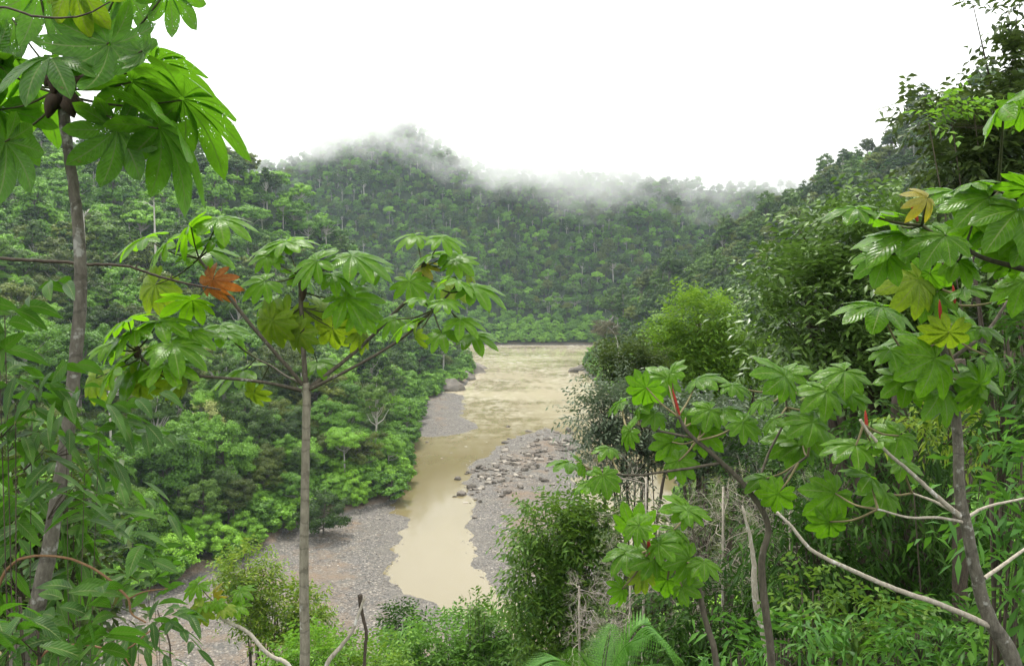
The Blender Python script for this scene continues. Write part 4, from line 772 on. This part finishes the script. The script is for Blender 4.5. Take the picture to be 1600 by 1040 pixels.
# ------------------------------------------------------------------ fern
M_fern = lm('fern', (.05, .15, .018), (.075, .2, .024), (.10, .25, .03), (.16, .36, .025), .36)
g, base = ground_row(940, 6.5, .03); base = np.array(base)
FR = thing('fern', base, 'bright green feathery tree fern at the bottom beside the leafy column', 'fern')
crw = P(938, 1100, 6.5); link('trunk', MB().tube(smooth_path([(0, 0, 0), (0, 0, (crw[2] - base[2]) * .5), crw - base], 4), np.linspace(.06, .045, 9), 8).build('trunk', M_dark), FR)
for (tx, ty, mx, my, dd) in ((805, 1062, 870, 1030, -.2), (1065, 1030, 1005, 975, .1), (955, 975, 945, 1025, .5), (1045, 1066, 1000, 1040, -.5), (840, 1085, 890, 1060, -.6), (1015, 990, 975, 1010, -.2), (900, 1012, 920, 1042, -.4)):
    b = P(mx, my, 6.5 + dd * .5) - base; c = P(tx, ty, 6.5 + dd) - base; s = smooth_path([crw - base, b, c], 16); mb = MB().tube(s, np.linspace(.008, .002, len(s)), 5)
    tg = unit(np.gradient(s, axis=0)); tot = np.linalg.norm(np.diff(s, axis=0), axis=1).sum()
    for side in (-1, 1):
        for j in range(5, len(s)):
            u = j / len(s); ln = .34 * tot * math.sin(math.pi * (.12 + .86 * u)) ** .8; sdv = unit(np.cross(tg[j], [0, 0, 1]) * side + tg[j] * .45 + [0, 0, -.25])
            q = np.linspace(.08, 1, 15); pp = s[j] + sdv * (q * ln)[:, None]; pp[:, 2] -= .12 * ln * q ** 2
            pr_ = np.repeat(pp, 2, 0); sg = np.tile([-1., 1.], 15)[:, None]; dv = tg[j] * sg + sdv * .5
            blades(mb, pr_, dv, np.tile([0, 0, 1.], (30, 1)), np.repeat(ln * .13 * (1.05 - q), 2) + .004, np.repeat(ln * .045 * (1.1 - q), 2) + .003, .1, 3, .1)
    link('frond', mb.build('frond', M_fern), FR)
# ------------------------------------------------------------------ sticks, twigs, vines
def stick(name, label, rows, mat, cat='twig', gpx=None, wob=.12, n=7):
    D = rows[0][2]; g, b = ground_row(gpx if gpx is not None else rows[0][0], D, rows[0][3] * 1.2); b = np.array(b)
    r = thing(name, b, label, cat); limb(r, b, 'stem', [g] + rows, mat, n, wob=wob); return r, b
r, b = stick('dead_branch', 'long dark bare branch crossing the trunk towards the dead orange leaf', [(-180, 700, 4.6, .016), (-120, 480, 4.6, .014), (-40, 402, 4.6, .011), (0, 404, 4.6, .010), (70, 408, 4.6, .010), (140, 413, 4.6, .009), (200, 416, 4.6, .008), (225, 424, 4.6, .008), (262, 436, 4.6, .007), (345, 453, 4.6, .004)], M_dark, 'branch', wob=.22)
for (a, c) in (((212, 418), (216, 411)), ((120, 411), (126, 406)), ((265, 437), (270, 428))):
    link('spur', MB().tube(np.array([P(*a, 4.6), P(*c, 4.6)]) - b, [.006, .002], 5).build('spur', M_dark), r)
stick('broken_stick', 'pale mottled stick leaning to a fork at the bottom', [(508, 1045, 6, .018), (530, 1012, 6, .016), (548, 990, 6, .013), (558, 965, 6, .011), (570, 932, 6, .010)], M_pale, 'stick')
stick('broken_stick', 'short dark snapped stick standing upright against the gravel', [(570, 1025, 6.2, .013), (572, 985, 6.2, .013), (565, 955, 6.2, .014), (562, 928, 6.2, .02)], M_dark, 'stick')
stick('thin_stick', 'thin dark twig standing before the gravel left of the seedling', [(266, 1045, 5, .006), (264, 1000, 5, .005), (250, 965, 5, .004), (246, 952, 5, .003)], M_dark, 'stick')
r, b = stick('forked_twig', 'thin brown forked twig reaching right from the spotted trunk', [(-20, 1000, 3.2, .008), (20, 880, 3.2, .006), (90, 869, 3.2, .005), (150, 890, 3.2, .005), (200, 935, 3.2, .005), (205, 957, 3.2, .004), (228, 972, 3.2, .003)], M_brown, 'twig')
limb(r, b, 'side_twig', [(200, 935, 3.2, .004), (225, 924, 3.2, .003), (262, 919, 3.2, .002)], M_brown, 6)
r, b = stick('forked_twig', 'thin reddish brown twig low above the gravel at the bottom', [(60, 1030, 3.4, .006), (120, 1006, 3.4, .005), (192, 1015, 3.4, .004), (235, 985, 3.4, .003)], M_brown, 'twig')
limb(r, b, 'side_twig', [(190, 1015, 3.4, .004), (200, 1035, 3.4, .003), (212, 1050, 3.4, .002)], M_brown, 6)
def bare(name, label, px, py, D, h, seed, mat=M_pale, spread=.7, lev=4):
    """a leafless, finely branched shrub"""
    rng = np.random.default_rng(seed); g, b = ground_row(px, D, .03); b = np.array(b); tb = MB(); top = P(px, py, D) - b
    def grow(p, d, L, r, k):
        d = unit(d); q = p + d * L; m = (p + q) / 2 + rng.normal(size=3) * L * .09; tb.tube(smooth_path([p, m, q], 3), np.linspace(r, r * .6, 7), 4 if k < 3 else 6)
        if k > 0:
            for _ in range(rng.integers(2, 5)): grow(p + (q - p) * rng.uniform(.5, 1), d + rng.normal(size=3) * spread, L * rng.uniform(.55, .85), r * .6, k - 1)
    tb.tube(smooth_path([(0, 0, -.2), top * .5 + rng.normal(size=3) * .1, top], 4), np.linspace(.035, .022, 9), 6)
    for _ in range(9): grow(top * rng.uniform(.8, 1), rng.normal(size=3) + [0, -.3, .2], h * rng.uniform(.6, 1), .010 * D / 19, lev)
    r = thing(name, b, label, 'shrub'); link('twig', tb.build('twig', mat), r)
bare('bare_shrub', 'leafless pale twiggy shrub tangled beside the leafy column', 905, 915, 17.5, .55, 1)
bare('bare_shrub', 'leafless grey tangle of thin twigs behind the young cecropia with drooping leaves', 1130, 760, 15, .75, 2)
bare('bare_shrub', 'leafless pale tangle of twigs under the star of leaves and above the drooping cecropia', 1170, 850, 14, .7, 3)
bare('bare_shrub', 'bare pale twigs low beside the fern', 1080, 960, 16, .6, 4)
bare('bare_shrub', 'leafless pale twigs crossing below the grey leaved tree', 1010, 745, 17, .8, 5)
bare('bare_shrub', 'leafless pale twigs tangled between the two red budded young cecropias', 1235, 760, 13, .7, 6)
bare('bare_shrub', 'sparse pale bare twigs in front of the twiggy shrub', 985, 880, 16, .55, 7)
for i, (lab, rows) in enumerate((('dark straight tree trunk rising behind the pale forked branches', [(1412, 1040, 13, .16), (1408, 900, 13, .15), (1414, 760, 13, .14), (1404, 620, 13, .12), (1420, 520, 13, .10)]),
                                 ('dark slim tree trunk near the edge behind the leaning cecropia', [(1505, 1040, 11, .10), (1500, 880, 11, .09), (1506, 700, 11, .09), (1498, 560, 11, .07)]),
                                 ('pale slim leaning trunk low between fern and leaning cecropia', [(1205, 1045, 11, .06), (1192, 985, 11, .055), (1180, 930, 11, .045), (1176, 860, 11, .03), (1160, 790, 11, .012)]))):
    stick('leafless_tree', lab, rows, M_dark if i < 2 else M_pale, 'tree', wob=.15, n=10)
# ------------------------------------------------------------------ landmarks on the far slopes
def bare_tree(name, label, px, py, D, hpx, seed, lean=0.0, grp=None, leaf=False):
    rng = np.random.default_rng(seed); k = D / F; H = hpx * k; top = P(px, py, D); b = top - [0, 0, H]; tb = MB()
    s = smooth_path([(0, 0, -6), (lean * H * .3, 0, H * .4), (lean * H, 0, H * .8)], 4); tb.tube(s, np.linspace(.02 * H + .08, .012 * H, len(s)), 6)
    for _ in range(7):
        i = rng.integers(len(s) * 2 // 3, len(s)); d = unit(rng.normal(size=3) * [1, 1, .3] + [0, 0, .75]); L = H * rng.uniform(.2, .4); q = s[i] + d * L
        tb.tube(smooth_path([s[i], (s[i] + q) / 2 + rng.normal(size=3) * L * .1, q], 3), np.linspace(.009 * H + .03, .04, 7), 5)
        for _ in range(3):
            e = q + unit(d + rng.normal(size=3) * .7) * L * .45; m = s[i] + d * L * .6; tb.tube(np.array([m, (m + e) / 2, e]), [.06, .05, .03], 4)
    r = thing(name, b, label, 'tree', grp); link('trunk', tb.build('trunk', M_tr_pale), r)
    if leaf:
        p = clump_pts(rng, 1500, 1) * [H * .22, H * .22, H * .1] + [lean * H, 0, H * .95]; link('crown', cards(MB(), p, rng.normal(size=p.shape), unit(rng.normal(size=p.shape) + [0, 0, 1.2]), np.full(len(p), .5), np.full(len(p), .3)).build('crown', FM['mid']), r)
for i, (px, py, hp) in enumerate(((152, 452, 80), (170, 455, 75), (183, 448, 80), (90, 460, 80), (52, 450, 70), (70, 448, 65), (212, 452, 70), (196, 470, 60), (30, 470, 70), (240, 300, 60), (130, 320, 50))):
    bare_tree('pale_trunk_tree', 'tall pole straight pale trunk with a small top on the left slope', px, py, 205, hp, i, 0, 'pale pole trees on the left slope', True)
bare_tree('dead_tree', 'bare white forked tree beside the hut on the left slope', 107, 440, 195, 90, 31)
bare_tree('dead_tree', 'bleached leaning dead tree on the right headland above the river', 968, 500, 300, 40, 32, -.5)
bare_tree('dead_tree', 'bare pale tree just under the middle cecropia leaves near the left trunk', 170, 600, 130, 70, 33)
for i, px in enumerate((858, 872, 886, 898)): bare_tree('pale_trunk_tree', 'pale trunked tree in a row behind the scrub across the river', px, 466, 545, 34, 40 + i, 0, 'pale trees across the river', True)
M_hutw = bark_mat('hut boards', (.12, .08, .05), (.2, .14, .09), sc=2); M_hutr = bark_mat('pale tin roof', (.5, .5, .48), (.62, .62, .6), sc=1)
hb = P(88, 536, 205); H1 = thing('hut', hb, 'tiny hut with a pale roof among the trees of the left slope', 'hut')
link('wall', box(MB(), (-1.6, -1.3, -3), (1.6, 1.3, 1.3)).build('wall', M_hutw, False), H1)
rf = MB(); rf.add([(-2.3, -1.9, 1.2), (2.3, -1.9, 1.2), (2.3, 0, 2.4), (-2.3, 0, 2.4), (2.3, 1.9, 1.2), (-2.3, 1.9, 1.2), (-2.3, -1.9, 1.05), (2.3, -1.9, 1.05), (2.3, 1.9, 1.05), (-2.3, 1.9, 1.05)], [(0, 1, 2, 3), (3, 2, 4, 5), (6, 7, 1, 0), (5, 4, 8, 9), (9, 8, 7, 6)])
link('roof', rf.build('roof', M_hutr, False), H1)
# single trees that stand out on the left bank
def special(name, label, px, py, D, R, H, kind, matl, bark, seed, n=9000, leaf=.36, cat='tree'):
    tr, (p, d, nn, L, Wd) = forest_proto(seed, kind, H, R, n, leaf); g = P(px, py, D); z = max(hz(g[0], g[1]), g[2] - H * 1.0); r = thing(name, (g[0], g[1], z), label, cat)
    link('trunk', tr.build('trunk', bark), r); link('crown', cards(MB(), p, d, nn, L, Wd).build('crown', matl), r)
def at_ground(px, py, zt):
    """distance along a pixel ray at which the hillside lies"""
    for D in np.arange(90, 420, 1.5):
        q = P(px, py, D)
        if hz(q[0], q[1]) + zt >= q[2]: return D
    return 300
for i, (nm, lab, px, py, R, H, kd, cm, bk) in enumerate((
    ('grey_leaved_tree', 'silvery grey leaved tree standing taller than the shrubs of the left bank', 318, 720, 5.2, 12, 'tall', FM['grey'], M_tr_pale),
    ('grey_leaved_tree', 'small grey leaved tree above the left bank shrubs close to the ringed trunk', 505, 640, 4, 9, 'round', FM['grey'], M_tr_pale),
    ('bankside_shrub', 'bright light green domed shrub above the shaded beach corner', 272, 880, 4.2, 5.5, 'shrub', FM['bright'], M_tr_dark),
    ('bankside_shrub', 'dark round bush alone on the gravel right beside the ringed trunk', 505, 832, 4.6, 8.5, 'shrub', FM['deep'], M_tr_dark),
    ('rusty_tree', 'rust tinged tree on the right headland over the river', 945, 500, 6, 11, 'round', FM['rust'], M_tr_dark))):
    D = at_ground(px, py, 1.0); q = P(px, py, D); special(nm, lab, px, py, D, R, H, kd, cm, bk, 300 + i, cat='shrub' if 'shrub' in nm else 'tree')
for i in range(30):
    x = -14 + (i % 15) * 4.6 + (i // 15) * 2; y = 517 + (i * 7 % 5) + (i // 15) * 9; o_ = plant(6, (x, y, hz(x, y) - .3), i * 1.3, (1.25, 1.0, 1.05), 'of the low scrub across the river', 'bright scrub across the river')
# banana-like plants in the gap above the beach
M_ban = lm('banana leaves', (.05, .13, .02), (.08, .17, .03), (.12, .22, .05), (.2, .36, .04), .35)
for i, (px, py) in enumerate(((402, 690), (432, 712), (288, 760))):
    D = at_ground(px, py + 25, .5); b = P(px, py + 25, D); b[2] = hz(b[0], b[1]); rng = np.random.default_rng(70 + i); r = thing('banana_plant', b, ['banana like plant with long arching leaves on the left slope', 'lower banana like plant next to a taller one', 'banana like plant between the grey tree and the beach shrubs'][i], 'plant')
    link('stem', MB().tube(np.array([(0, 0, -.5), (0, 0, 1.5), (0, 0, 3.2)]), [.22, .18, .12], 7).build('stem', M_petr), r)
    for a in np.linspace(0, 6.28, 9, endpoint=False) + rng.uniform(0, .6): 
        mb = MB(); blades(mb, np.array([[0, 0, 3.1]]), np.array([[math.cos(a), math.sin(a), rng.uniform(.5, 1.1)]]), np.array([[0, 0, 1.]]), 3.4 * rng.uniform(.8, 1.1), .75, .55, 9, .3); link('leaf', mb.build('leaf', M_ban), r)
